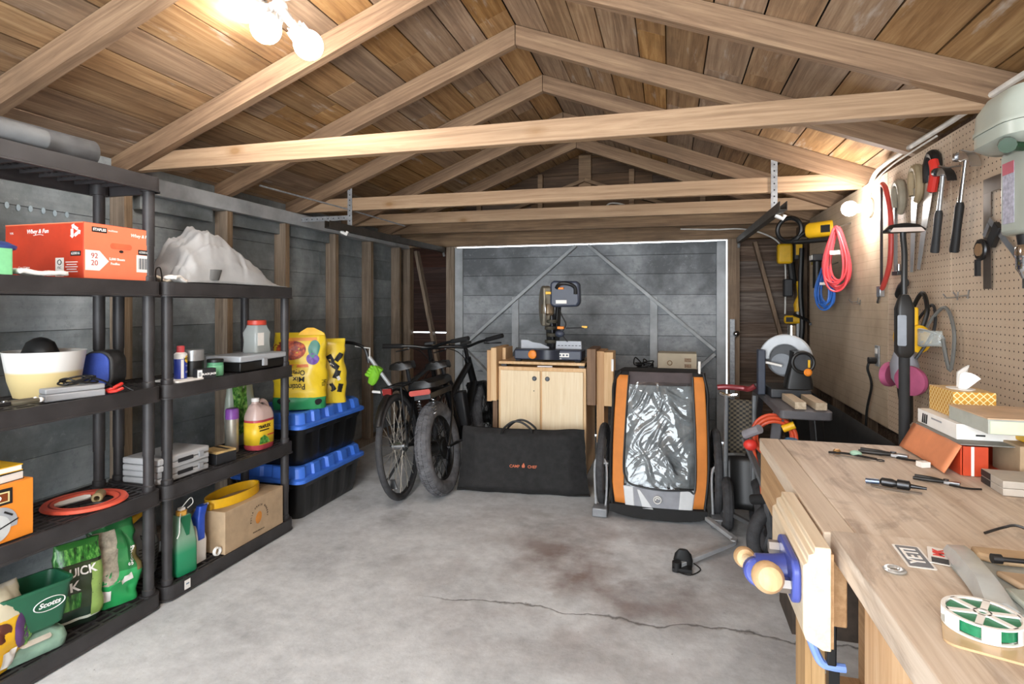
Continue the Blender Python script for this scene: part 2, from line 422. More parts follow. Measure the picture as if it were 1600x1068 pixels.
t = NT('hardboard'); v = t.obj(); s_ = t.n('ShaderNodeSeparateXYZ', {0: v})
line = t.ramp(t.math('ABSOLUTE', t.math('SUBTRACT', t.math('FRACT', t.math('MULTIPLY', s_.outputs[2], 22)), .5)), [(.0, 1.0), (.06, 0.0)])
base = t.ramp(t.noise(v, 2.2, 6, .6), [(.3, '98866f'), (.5, 'b7a48c'), (.7, 'c8b69f')])
col = t.mix(t.math('MULTIPLY', line, .3), base, lin('5c4b3a')); t.bump(t.noise(v, 160, 2), .15, .002)
MB().box(1.068, 1.078, 3.294, 4.96, .655, 1.955).build('hardboard_sheet', t.out(col, .6, 0, .3), wr, bevel=.001)

# back wall: framing around the big door
random.seed(3)
mb = MB(); z = 0.0; k = 0
while z < 1.92:
    g = .012 if abs(z - .98) < .03 else .001
    mb.box(XL - .1, -2.175, YB, YB + .02, z + g, min(z + .14, 1.93)); z += .14
wb = struct(mb.build('wall_back', REDB))
mb = MB(); z = 0.0
while z < 1.92: mb.box(.53, XR + .1, YB, YB + .02, z + .001, min(z + .14, 1.93)); z += .14
MB.build(mb, 'board_panel', BROWNB, wb)
MB().box(.53, XR + .1, YB + .021, YB + .025, 0, 1.93).box(XL - .1, XR + .1, YB + .021, YB + .025, 1.93, 2.06).box(XL - .1, -2.175, YB + .021, YB + .025, 0, .965).box(XL - .1, -2.175, YB + .021, YB + .025, 1.01, 1.93).add([(XL-.1, YB+.023, 2.06), (XR+.1, YB+.023, 2.06), (RX, YB+.023, 2.82)], [(0, 1, 2)]).build('tar_paper', plain('dark_tar_paper_back', '0c0a09', .9), wb)
mb = MB(); z = 1.93
while z < 2.86:
    hw = (RZ + .03 - z)/SL; x = max(RX - hw, XL - .1); xe = min(RX + hw, XR + .1)
    while x < xe - .01:
        x2 = min(xe, x + random.uniform(.5, 1.4)); mb.box(x + .0015, x2 - .0015, YB, YB + .02, z + .0015, z + .158); x = x2
    z += .16
mb.build('gable_boards', GABLE, wb)
MB().box(XL, XR, YB - .1, YB - .002, 1.884, 2.06).build('door_header', RAFTD, wb, bevel=.003)
for x, wd in ((-2.70, .09), (-2.198, .09), (.568, .1), (1.12, .07)):
    MB().box(x - wd/2, x + wd/2, YB - .095, YB - .002, 0, 1.883).build('stud', STUD if x > 0 else STUDW, wb, bevel=.002)
MB().bar((-2.60, YB - .035, 1.85), (-2.33, YB - .035, .55), .09, .03).build('brace', STUDW, wb)
MB().bar((.75, YB - .035, 1.85), (1.07, YB - .035, .6), .085, .03).build('brace', STUD, wb)
MB().box(RX - .06, RX + .06, YB - .05, YB - .002, 2.06, 2.75).build('gable_post', RAFTD, wb)
for x in (-1.9, -1.25, -.35, .3): MB().box(x - .024, x + .024, YB - .05, YB - .002, 2.06, roofz(x) - .03).build('gable_stud', RAFTD, wb)
for s_ in (-1, 1):
    MB().bar((RX, YB - .055, 2.5), (RX + s_*1.15, YB - .055, 2.09), .08, .03).build('gable_brace', RAFTD, wb)

# garage door
dr = MB(); random.seed(5); z = .012
DX0, DX1 = -2.15, .505
for i, h in enumerate((.2, .2, .185, .2, .19, .2, .19, .2, .18, .13)):
    z2 = min(z + h, 1.872); dr.box(DX0, DX1, 5.60, 5.622, z + .002, z2 - .002); z = z2
door = struct(dr.build('door_1', DOORB))
def dpart(name, mb_, bev=.003): return mb_.build(name, GREYT, door, bevel=bev)
MB().box(DX0+.004, DX1-.004, 5.623, 5.628, .03, 1.868).build('door_gap_shade_backing', plain('door_gap_shadow', '121313', .9), door)
dpart('stile', MB().box(DX0, DX0 + .085, 5.565, 5.599, .03, 1.87)); dpart('stile', MB().box(DX1 - .085, DX1, 5.565, 5.599, .03, 1.87))
mx = (DX0 + DX1)/2
dpart('rail', MB().box(DX0 + .09, DX1 - .09, 5.57, 5.599, .03, .12))
dpart('diagonal_brace', MB().bar((mx - .06, 5.585, 1.86), (DX0 + .1, 5.585, .86), .1, .03)); dpart('diagonal_brace', MB().bar((mx + .06, 5.585, 1.86), (DX1 - .1, 5.585, .86), .1, .03))
dpart('diagonal_brace', MB().bar((DX0 + .1, 5.585, .83), (mx - .5, 5.585, .14), .1, .03)); dpart('diagonal_brace', MB().bar((DX1 - .1, 5.585, .83), (mx + .5, 5.585, .14), .1, .03))
for s_ in (-1, 1): dpart('upright', MB().box(mx + s_*.68 - .035, mx + s_*.68 + .035, 5.572, 5.599, .12, 1.36))
# unseen end wall behind the camera, its wide opening made up for the light
wf = struct(MB().box(XL - .05, -2.45, YF - .1, YF, 0, 2.1).box(.85, XR + .05, YF - .1, YF, 0, 2.1).box(XL - .05, XR + .05, YF - .1, YF, 2.1, 2.85).build('wall_front_unseen', GABLE))
# ================================================================== LEFT: shelving and what stands on it
from mathutils import noise as mnoise
RZ90 = PI/2                                  # local x runs away from the camera along the left wall, local -y faces the room
BLACKP = plain('black_shelf_plastic', '343233', .5, var=.25, scale=9, bump=.05)
BLACK = plain('black_plastic', '141414', .45, var=.15); DARK = plain('charcoal_plastic', '26272a', .5); RUBBER = plain('black_rubber', '1b1b1c', .8, bump=.2)
WHITE = plain('white_plastic', 'e6e4df', .45, var=.04); PAPER = plain('white_paper', 'efece6', .8, var=.04); GREYP = plain('grey_plastic', '9b9da0', .5, var=.06)
STEEL = plain('steel', 'b4b6b9', .28, 1, var=.08); CHROME = plain('chrome', 'd4d6d8', .12, 1, var=.03); DSTEEL = plain('dark_steel', '4b4c4e', .4, .9, var=.15)
YEL = plain('yellow_plastic', 'e8b41c', .45, var=.08); ORANGE = plain('orange_plastic', 'f08a1e', .5, var=.06); RED = plain('red_plastic', 'd5342a', .45, var=.06)
GRN = plain('green_plastic', '1f6b48', .4, var=.1); INK = plain('black_ink', '151515', .6, var=0); WINK = plain('white_ink', 'f0eeea', .6, var=0); CARD = plain('brown_cardboard', 'b39a7b', .8, var=.08, scale=20)
CARDD = plain('dark_cardboard', '8a6d4f', .85, var=.1)
def shelf_unit(label, y0, zs):
    t = thing('plastic_shelf', label, 'shelf', (-2.245, y0 + .435, 0), RZ90, 'black plastic shelf units')
    hx, hy = .435, .175
    for z in zs:
        m = MB(); o = rrect(2*hx, 2*hy, .045, 5); i_ = rrect(2*hx - .024, 2*hy - .024, .035, 5); lo = rrect(2*hx + .008, 2*hy + .008, .048, 5)
        h = .062
        m.loft([ringz(i_, z - h), ringz(lo, z - h), ringz(lo, z - h + .006), ringz(o, z - h + .008), ringz(o, z), ringz(i_, z), ringz(i_, z - h)], cap=False)
        for k in range(9):
            y = -.14 + k*.035; m.box(-.425, .425, y - .0065, y + .0065, z - .018, z - .003)
        for k in range(12):
            x = -.385 + k*.07; m.box(x - .006, x + .006, -.165, .165, z - .03, z - .004)
        for sx in (-1, 1):
            for sy in (-1, 1): m.lathe([(.033, z - h), (.033, z - .001)], T(sx*.395, sy*.135, 0), 16)
        m.build('shelf', BLACKP, t)
    for sx in (-1, 1):
        for sy in (-1, 1):
            m = MB(); prof = []
            for a, b in zip(zs[:-1], zs[1:]):
                prof += [(.0245, a), (.0245, a + .02), (.0205, a + .024), (.0205, (a+b)/2 - .07), (.0225, (a+b)/2 - .07), (.0225, b - .062)]
            m.lathe(prof, T(sx*.395, sy*.135, 0), 16).build('post', BLACKP, t)
    return t
ZS = [.066, .5, .935, 1.378, 1.815]
u1 = shelf_unit('tall five tier black plastic shelf unit nearest the camera on the left wall', 1.078, ZS)
u2 = shelf_unit('lower four tier black plastic shelf unit with the grey tarp on top', 1.959, ZS[:4])
s_ = decal('sticker', rect(.032, .04), front(-.33, -.1795, .04), PAPER, u2); decal('sticker_mark', rect(.016, .006), front(-.33, -.1806, .043), plain('blue_grey_ink', '7d90a3', .6), s_)
ZE = .0005
Z1, Z2, Z3, Z4, Z5 = [z + ZE for z in ZS]

# ---- bags: lofted pillow with wrinkles; text is wrapped onto the same surface
class Bag:
    def __init__(s, w_, d, h, seed=0, wr=.012, pinch=.06, lean=0, taper=.06):
        s.w, s.d, s.h, s.seed, s.wr, s.pinch, s.lean, s.taper = w_, d, h, seed, wr, pinch, lean, taper
    def dims(s, t):
        D = s.d*(max(0, math.sin(PI*min(1, max(0, .16 + .84*t))))**.55)*(1 - s.pinch) + .012
        return s.w*(1 - s.taper*t)*(.93 + .07*math.sin(PI*min(1, t*1.15))), D
    def pt(s, a, t, off=0):
        W, D = s.dims(t); c, q = math.cos(a), math.sin(a)
        x = W/2*math.copysign(abs(c)**.6, c); y = D/2*math.copysign(abs(q)**.75, q); z = s.h*t
        n = mnoise.noise((x*14 + s.seed, y*9, z*11))*s.wr + mnoise.noise((x*40, s.seed + z*14, y*20))*s.wr*.5 - abs(mnoise.noise((x*22 + z*19, s.seed*3, z*9)))*s.wr*.8
        k = 1 + (n + off)/max(.02, math.hypot(x, y))
        return (x*k, y*k + s.lean*t*t, z)
    def mesh(s, nt=30, na=48):
        m = MB(); m.loft([[s.pt(2*PI*k/na, j/nt) for k in range(na)] for j in range(nt + 1)]); return m
    def wrap(s, o, off=.002, back=False):
        # o: flat art in local XZ -> lay on the front of the bag
        for v in o.data.vertices:
            x, y, z = v.co; t = z/s.h; W, D = s.dims(t); u = max(-.99, min(.99, 2*x/W))
            c = math.copysign(abs(u)**(1/.6), u); a = -math.acos(c); p = s.pt(a, t, off)
            v.co = (p[0], p[1] - .0005, p[2])
        return o
    def art(s, name, x, z, w_, h_, mat, parent, n=8, off=.002, rot=0):
        m = MB().grid(lambda u, v: (x + ((u-.5)*w_*math.cos(rot) - (v-.5)*h_*math.sin(rot)), 0, z + ((u-.5)*w_*math.sin(rot) + (v-.5)*h_*math.cos(rot))), n, n)
        return s.wrap(m.build(name, mat, parent), off)
    def ell(s, name, x, z, w_, h_, mat, parent, off=.002):
        m = MB().grid(lambda u, v: (x + w_/2*v*math.cos(2*PI*u), 0, z + h_/2*v*math.sin(2*PI*u)), 20, 4)
        return s.wrap(m.build(name, mat, parent), off)
    def text(s, st, x, z, size, mat, parent, off=.0035, rot=0, sx=1, bold=0):
        o = text(st, size, frame((x, 0, z), (math.cos(rot), 0, math.sin(rot)), (-math.sin(rot), 0, math.cos(rot))), mat, parent, bold=bold, ext=0, sx=sx)
        return s.wrap(o, off)
def bagmat(name, stops, axis=2, h=1, sc=8, dist=.04, rough=.3):
    # printed bag: bands of colour with ragged edges
    t = NT(name); v = t.obj(); xyz = t.n('ShaderNodeSeparateXYZ', {0: v})
    f = t.math('MULTIPLY_ADD', t.noise(v, sc, 3), dist, t.math('MULTIPLY_ADD', xyz.outputs[axis], 1/h, -dist/2))
    o = t.n('ShaderNodeValToRGB', {0: f}); e = o.color_ramp.elements; o.color_ramp.interpolation = 'CONSTANT'
    while len(e) > 1: e.remove(e[0])
    e[0].position = 0; e[0].color = lin(stops[0][1])
    for p, c in stops[1:]: x = e.new(p); x.color = lin(c)
    t.bump(t.noise(v, 30, 4, .6), .25, .006)
    return t.out(o.outputs[0], rough, 0, .5)
def grassmat(name, a, b, c, sc=(90, 90, 9)):
    t = NT(name); v = t.n('ShaderNodeMapping', {0: t.obj(), 3: sc, 2: (.15, .25, 0)}).outputs[0]
    return t.out(t.ramp(t.noise(v, 1, 4, .6), [(.35, a), (.5, b), (.66, c)]), .35, 0, .5)
GRASS = grassmat('printed_grass', '0f3314', '2f7a2b', '7cc05a'); LEAF = grassmat('printed_leaves', '1d4a1c', '4f9338', 'a4cf73', (45, 45, 40))

# ---- unit 1, top tier: rolled sheets
t = thing('rolled_sheet', 'dark grey rolled plastic sheet lying on top of the tall shelf', 'roll', (-2.2, 1.42, Z5 + .058), RZ90, rot=(0, 0, RZ90 - .05))
m = MB()
pts = []
for k in range(64):
    a = k/63*3.1*2*PI; pts.append(((.022 + .011*a/(2*PI))*math.cos(a), (.022 + .011*a/(2*PI))*math.sin(a)))
m.loft([[(x_, p[0], p[1]) for p in pts] for x_ in (-.34, -.1, .15, .3)], cap=False).build('sheet', plain('dark_grey_sheet', '54575a', .65, var=.2), t, solid=.003)
t2 = tag(MB().lathe([(.036, -.3), (.036, .18), (.0355, .21), (.03, .21), (.03, -.3)], R(PI/2, 'Y'), 24, cap=False).build('tube', plain('grey_tube', '6d7072', .7), None),
    'thin dark grey tube lying in front of the roll on the tall shelf', 'tube', loc=(-2.105, 1.27, Z5 + .037), rot=(0, 0, RZ90 - .04))

# ---- unit 1, fourth tier: red paper carton etc.
t = thing('paper_carton', 'red and orange printed paper carton with hand hole on the tall shelf', 'box', (-2.30, 1.77, Z4), 0)
CRED = plain('red_carton', 'c33c1e', .6, var=.08); COR = plain('orange_carton', 'f5805a', .6, var=.04)
MB().box(-.2, .198, -.146, .146, 0, .212).build('carton', CRED, t, bevel=.002)
MB().prism(rect(.288, .208), 0, .0012, side(.1985, 0, .106)).build('end_panel', COR, t)
MB().prism(rect(.396, .004), 0, .001, front(0, -.1462, .2095)).build('top_edge', COR, t)
def fr(x, z): return front(x, -.1466, z)
def sd(y, z): return side(.2, y, z)
text('Whey & Fun', .022, fr(-.03, .182), WINK, t, bold=.0004, shear=.2); MB().tube(curve_pts([(-.05, -.147, .167), (-.02, -.147, .170), (0, -.147, .167)]), .0012, 5).build('underline', WINK, t)
text('92%', .011, fr(-.165, .178), WINK, t); text('Case / Caisse', .011, fr(-.10, .045), WINK, t)
r_ = MB()
for k in range(3):
    a = PI/2 + k*2*PI/3
    r_.prism([(-.016, -.006), (.008, -.006), (.008, -.011), (.018, 0), (.008, .011), (.008, .006), (-.016, .006)], 0, .001, fr(.158, .177) @ T(.015*math.cos(a), .015*math.sin(a), 0) @ R(a + PI/2 - .5, 'Z'))
r_.build('recycling_mark', WINK, t)
for M_, s_ in ((fr(.162, .094), '620016'),): decal('number_plate', rect(.05, .018), M_, INK, t); text(s_, .014, M_ @ T(0, 0, .001), WINK, t)
lb = decal('certificate_label', rect(.042, .07), fr(.083, .044), PAPER, t)
MB().torus(.009, .0015, fr(.083, .062) @ T(0, 0, .0012), 20, 5).build('ring_mark', INK, lb); text('FSC', .012, fr(.083, .041) @ T(0, 0, .001), INK, lb); text('MIX', .008, fr(.083, .024) @ T(0, 0, .001), INK, lb)
for k in range(5): MB().prism(rect(.06 - .012*(k % 2), .003), 0, .0008, fr(.142, .062 - k*.009)).build('fine_print', WINK, t)
decal('brand_plate', rect(.06, .02), sd(-.085, .188), INK, t); text('STAPLES', .014, sd(-.085, .188) @ T(0, 0, .001), WINK, t, bold=.0004)
text('multiuse', .012, sd(-.03, .19), WINK, t); text('Whey & Fun', .018, sd(.092, .182), WINK, t, shear=.2, bold=.0003)
MB().prism(rrect(.092, .022, .011), 0, .001, sd(.005, .132)).build('hand_hole_flap', plain('carton_flap', 'df6a44', .7), t); MB().prism(ngon(.009, 16, 1, .6), 0, .0012, sd(.005, .112)).build('hand_hole', INK, t)
a_ = decal('arrow_label', [(-.045, -.038), (.01, -.038), (.048, 0), (.01, .038), (-.045, .038)], sd(-.095, .07), PAPER, t)
RINK = plain('red_ink', 'b83a30', .6, var=0)
text('92', .028, sd(-.105, .087) @ T(0, 0, .001), RINK, a_); text('20', .028, sd(-.105, .06) @ T(0, 0, .001), RINK, a_)
text('5,000 Sheets', .013, sd(-.012, .08), WINK, t, bold=.0003); text('Feuilles', .013, sd(-.02, .062), WINK, t, bold=.0003)
decal('number_plate', rect(.05, .02), sd(.105, .117), INK, t); text('620016', .014, sd(.105, .117) @ T(0, 0, .001), WINK, t)
b_ = decal('barcode_label', rect(.06, .07), sd(.103, .07), PAPER, t); q = MB()
for k in range(11): q.prism(rect(.0012 + .0012*(k*7 % 3), .045), 0, .0006, sd(.103 - .021 + k*.0042, .07) @ T(0, 0, .0008))
q.build('barcode', plain('grey_ink', '5a6068', .6), b_)
t = thing('tape_spool', 'blue flanged spool at the left end of the carton shelf', 'spool', (-2.16, 1.375, Z4 + .03))
MB().lathe([(.03, 0), (.03, .05), (.052, .058), (.055, .068), (.03, .082)], None, 24).build('flange', plain('blue_flange', '3e4f94', .4), t); MB().lathe([(.028, -.03), (.028, .0)], None, 20).build('core', DARK, t)
tag(MB().prism(rrect(.04, .05, .006), 0, .085).build('mint_box', plain('mint_green_plastic', '86d59a', .5), None), 'mint green box at the left end of the carton shelf', 'box', loc=(-2.092, 1.345, Z4))
tag(MB().grid(lambda u, v: (.09*(u-.5), .16*(v-.5), .012 + .006*mnoise.noise((u*4, v*5, 2)) + .004*math.sin(v*9)), 10, 14).build('rag', PAPER, None, solid=.014), 'white folded rag on the carton shelf left of the red carton', 'rag', loc=(-2.12, 1.47, Z4))

# ---- unit 1, third tier
t = thing('planter_bowl', 'white and straw banded bowl holding a black tool on the tall shelf', 'bowl', (-2.30, 1.63, Z3))
tm = NT('banded_bowl'); xyz = tm.n('ShaderNodeSeparateXYZ', {0: tm.obj()})
BOWL = tm.out(tm.ramp(xyz.outputs[2], [(.0, 'd9c48e'), (.092, 'dcc892'), (.096, 'e9e7e2'), (1, 'e9e7e2')]), .35)
MB().lathe([(.095, 0), (.112, .06), (.128, .165), (.131, .17), (.122, .168), (.106, .06), (.09, .01), (.001, .008)], None, 40, cap=False).build('bowl', BOWL, t)
tag(MB().loft([[(.075*math.cos(a)*s_, .055*math.sin(a)*s_, z) for a in [2*PI*k/20 for k in range(20)]] for s_, z in ((.8, 0), (.95, .05), (1, .1), (.95, .15), (.7, .19), (.35, .205), (.05, .21))]).build('tool_housing', BLACK, None), 'rounded black tool housing sticking out of the banded bowl', 'tool', loc=(-2.31, 1.62, Z3 + .012))
t = thing('padded_case', 'blue fronted black padded case beside the banded bowl', 'case', (-2.27, 1.845, Z3), RZ90, rot=(0, 0, .35))
MB().prism(rrect(.12, .155, .05, 6), -.05, .05, frame((0, 0, .0785), (1, 0, 0), (0, 0, 1))).build('shell', plain('worn_black_shell', '3a3b3c', .5, var=.35, scale=25), t, bevel=.006)
MB().prism(rrect(.10, .14, .04, 6), .0505, .062, frame((0, 0, .0785), (1, 0, 0), (0, 0, 1))).build('front_panel', plain('blue_fabric_panel', '3b56b4', .6, bump=.3), t, bevel=.004)
t = thing('battery_charger', 'grey box battery charger wound in black cable at the shelf edge', 'charger', (-2.12, 1.60, Z3), RZ90, rot=(0, 0, RZ90 - .25))
MB().box(-.095, .095, -.028, .028, 0, .026).box(-.095, .095, -.026, .026, .027, .046).build('housing', GREYP, t, bevel=.004)
pts = []
random.seed(2)
for k in range(30):
    a = k*.62; pts.append((.02 + .055*math.cos(a) + .01*math.sin(k*1.7), .01 + .03*math.sin(a) - .006, .052 + .012*math.sin(k*.9) + .012))
pts += [(.1, -.02, .05), (.13, -.01, .02), (.15, .02, .012), (.13, .05, .01), (.09, .045, .008)]
MB().tube(curve_pts(pts, 4), .0034, 6).build('cable', BLACK, t)
c_ = MB().tube(curve_pts([(.11, .0, .012), (.128, -.012, .022), (.15, -.008, .03), (.165, .0, .034)]), .007, 8).tube(curve_pts([(.112, -.01, .01), (.13, -.03, .013), (.155, -.028, .02)]), .006, 8).build('clamp', RED, t); part_label(c_, 'red battery clamp')
MB().tube(curve_pts([(.17, .01, .03), (.19, -.005, .012), (.2, -.02, .004)]), .0025, 6).build('clip_lead', BLACK, t)
t = thing('bent_pliers', 'old olive handled pliers lying at the left end of the third tier', 'pliers', (-2.105, 1.385, Z3 + .012), RZ90)
OLIVE = plain('olive_grip', '5d5848', .6)
for s_ in (-1, 1):
    MB().tube(curve_pts([(-.01, s_*.004, .006), (.03, s_*.016, .006), (.075, s_*.013, .006)]), .0075, 8).build('grip', OLIVE, t)
    MB().sph((.083, s_*.013, .006), .009, 10, 6).build('grip_end', WHITE, t)
MB().box(-.06, -.008, -.014, .014, 0, .014).build('jaw', DSTEEL, t, bevel=.003); MB().cyl((-.02, 0, 0), (-.02, 0, .017), .008).build('pivot', STEEL, t)
tag(MB().lathe([(.018, 0), (.02, .03), (.016, .06), (.008, .064)], R(PI/2, 'Y'), 16).build('tube_end', GREYP, None), 'pale grey tube end at the far left of the third tier', 'tube', loc=(-2.13, 1.29, Z3 + .022), rot=(0, 0, RZ90))

# ---- unit 1, second tier: orange saw box, ring with trowel
t = thing('saw_box', 'orange cardboard box printed with a circular saw on the tall shelf', 'box', (-2.20, 1.35, Z2), RZ90)
OBX = plain('orange_box_print', 'f2912e', .55, var=.03)
MB().box(-.13, .1, -.1, .1, 0, .19).build('carton', OBX, t, bevel=.002)
decal('logo_plate', [(-.075, -.024), (.075, -.024), (.075, .028), (-.075, .034)], front(-.04, -.1005, .148), INK, t); lp = decal('logo_border', [(-.066, -.016), (.066, -.016), (.066, .018), (-.066, .022)], front(-.04, -.1012, .148), plain('pale_gold_ink', 'f0dca0', .5), t)
decal('logo_field', [(-.06, -.012), (.06, -.012), (.06, .014), (-.06, .017)], front(-.04, -.1019, .148), plain('dark_orange_ink', '7d3a10', .5), t); text('RIDGID', .022, front(-.035, -.1028, .148), WINK, t, bold=.0006)
sw = decal('printed_saw_guard', [(.06*math.cos(a), .058*math.sin(a)) for a in [PI*k/16 - .25 for k in range(20)]], front(-.01, -.1006, .062), plain('print_grey', 'aeb2b6', .5), t)
decal('printed_blade', ngon(.044, 28), front(-.015, -.1013, .052), plain('print_light_grey', 'cfd3d2', .5), t); decal('printed_hub', ngon(.009), front(-.012, -.1022, .055), INK, t); decal('printed_slot', rect(.03, .006), front(.022, -.1021, .093) @ R(-.6, 'Z'), INK, t)
decal('printed_handle', [(-.06, -.02), (0, -.012), (.02, .02), (-.06, .03)], front(-.075, -.1006, .105), RINK, t); decal('printed_shoe', rect(.15, .004), front(-.02, -.1026, .045) @ R(.32, 'Z'), INK, t)
for k, (dz, wd, cl, nm) in enumerate(((.1905, .17, PAPER, 'white paperback lying at the bottom of the stack on the orange saw box'), (.222, .16, YEL, 'yellow covered manual lying on top of the orange saw box stack'))):
    tb = thing('book', nm, 'book', (-2.20, 1.36, Z2 + dz), RZ90, 'books on the orange saw box', rot=(0, 0, RZ90 + .06 - .1*k))
    MB().box(-.13, .065, -.085, .085, .002, .026 - .008*k).build('pages', PAPER, tb); MB().box(-.132, .068, -.087, .087, 0, .002).box(-.132, .068, -.087, .087, .0262 - .008*k, .029 - .008*k).build('cover', (DARK, YEL)[k], tb)
t = thing('flying_ring', 'salmon red plastic flying ring lying on the second tier', 'ring', (-2.215, 1.72, Z2 + .002))
MB().lathe([(.093, .004), (.098, .012), (.109, .013), (.113, .008), (.117, .012), (.136, .012), (.142, .003), (.14, 0), (.093, .0), (.093, .004)], None, 60, cap=False).build('ring', plain('salmon_plastic', 'e5604a', .4, var=.04), t)
MB().torus(.1125, .0035, T(0, 0, .011), 60, 6, sy=.5).build('groove', plain('dark_red_plastic', '9c2f25', .5), t)
t = thing('hand_trowel', 'white trowel lying inside the red flying ring', 'trowel', (-2.23, 1.70, Z2 + .01), rot=(0, -.08, 1.1))
MB().loft([[(x_, y_*w_, z_) for y_, z_ in ((-1, .012), (-.5, .003), (0, 0), (.5, .003), (1, .012), (.5, .006), (0, .003), (-.5, .006))] for x_, w_ in ((-.07, .012), (-.05, .026), (.0, .032), (.03, .03), (.045, .012))]).build('blade', WHITE, t)
t = thing('grip_tube', 'tan grip tube lying inside the red flying ring', 'tube', (-2.19, 1.755, Z2 + .02), rot=(PI/2, 0, .7))
MB().lathe([(.016, -.035), (.019, -.03), (.017, 0), (.02, .03), (.016, .036), (.01, .036), (.01, -.035)], None, 18, cap=False).build('sleeve', plain('tan_rubber', '9a8a62', .5), t)
tag(MB().tube(curve_pts([(0, 0, .006), (.05, .01, .006), (.1, -.01, .006)]), .006, 8).build('chisel', BLACK, None), 'short black chisel lying in the red flying ring beside the trowel', 'chisel', loc=(-2.18, 1.67, Z2), rz=.9)

# ---- unit 1, bottom tier
t = thing('seed_bag', 'yellow and cream seed bag at the left end of the bottom tier', 'bag', (-2.17, 1.35, Z1), RZ90, rot=(0, 0, RZ90 + .1))
B = Bag(.24, .15, .27, 5, .016)
B.mesh().build('sack', bagmat('seed_bag_print', [(0, 'e5b21f'), (.55, 'e9b92a'), (.64, 'd8cfb4'), (1, 'd6d0c0')], 2, .27, 9, .22), t)
B.ell('purple_print', .06, .12, .05, .12, plain('purple_print', '5b3a6e', .4), t); B.ell('leaf_print', .085, .10, .04, .13, LEAF, t); B.art('barcode_label', .02, .045, .05, .055, PAPER, t)
B.ell('brown_print', -.01, .14, .08, .06, plain('brown_print', '5a2c20', .4), t)
t = thing('hand_spreader', 'green hand spreader hopper with white oval script logo', 'spreader', (-2.165, 1.475, Z1), RZ90, rot=(0, 0, RZ90 - .22))
SG = plain('spreader_green', '1f5c41', .4, var=.06)
m = MB(); o_ = rrect(.22, .15, .03, 5); i2 = rrect(.212, .142, .027, 5)
def sc(p, k, ky=None): return [(x*k, y*(ky or k)) for x, y in p]
m.loft([ringz(sc(o_, .55, .6), .075), ringz(sc(o_, .8, .8), .09), ringz(o_, .225), ringz(sc(o_, 1.05), .225), ringz(sc(o_, 1.05), .236), ringz(i2, .236), ringz(sc(i2, .78), .095), ringz(sc(i2, .3), .09)]).build('hopper', SG, t)
MB().loft([ringz(rrect(.19, .13, .03), 0), ringz(rrect(.2, .14, .03), .03), ringz(rrect(.19, .12, .03), .055), ringz(rrect(.12, .08, .02), .075)]).build('base', plain('pale_green_base', '7f9c8a', .5, var=.2), t, bevel=.004)
MB().prism(rrect(.09, .06, .012), 0, .002, frame((.0, -.045, .063), (1, 0, 0), (0, .8, .35))).build('dial_plate', plain('label_cream', 'c8beb0', .6), t)
nx = Vector((0, -.96, -.2)); Ml = frame((.035, -.0715, .172), (1, 0, 0), (0, -.2, .97))
MB().torus(.042, .0018, Ml @ T(0, 0, .0025) @ Matrix.Diagonal((1.1, .58, 1, 1)), 36, 6).build('logo_ring', WINK, t); text('Scotts', .026, Ml @ T(0, 0, .003), WINK, t, bold=.0006, shear=.2)
MB().lathe([(.01, 0), (.045, .02), (.05, .03), (.0, .035)], T(.0, .0, .1), 16, sx=1.6).build('granules', plain('granules', '9a978e', .9, bump=.6), t)
t = thing('lawn_soil_bag', 'dark green lawn bag with grass picture behind the green spreader', 'bag', (-2.19, 1.665, Z1), RZ90, rot=(0, 0, RZ90 - .35))
B = Bag(.165, .10, .31, 11, .012)
B.mesh().build('sack', bagmat('lawn_bag_print', [(0, '1d2b22'), (.07, 'c9cfc4'), (.1, '20352a'), (.2, '2c3a24'), (.74, '1c2518'), (.76, '2f6d2e'), (1, '3f8a3c')], 2, .31, 6, .05), t)
B.art('green_side', .058, .125, .05, .2, plain('light_green_print', '8fae5c', .35, var=.2), t); B.art('grass_print', -.005, .265, .145, .055, GRASS, t); B.art('grass_print', -.035, .1, .07, .06, GRASS, t)
B.text('QUICK', -.01, .205, .042, WINK, t, bold=.001, sx=.85); B.text('K', -.02, .155, .05, WINK, t, bold=.001)
t = thing('grass_seed_bag', 'bright green crumpled seed bag with barcode beside the shelf post', 'bag', (-2.195, 1.815, Z1), RZ90, rot=(0, 0, RZ90 - .35))
B = Bag(.19, .13, .33, 21, .020, lean=.02)
B.mesh().build('sack', bagmat('seed_print', [(0, '2fa45c'), (.33, '3aa862'), (.4, '2f7d46'), (.9, '2a6b3c'), (1, '2f7d46')], 2, .33, 7, .1), t)
B.art('back_text_panel', -.045, .2, .1, .2, plain('printed_small_text', 'b3aa98', .45, var=.25, scale=60), t); B.art('brown_panel', .085, .17, .035, .1, plain('olive_brown_print', '7a6f45', .4), t)
B.text('Scotts', .055, .185, .03, WINK, t, rot=1.35, bold=.0006); B.art('barcode_label', -.05, .055, .05, .045, PAPER, t); B.art('white_label', .035, .1, .045, .03, PAPER, t, rot=.3)

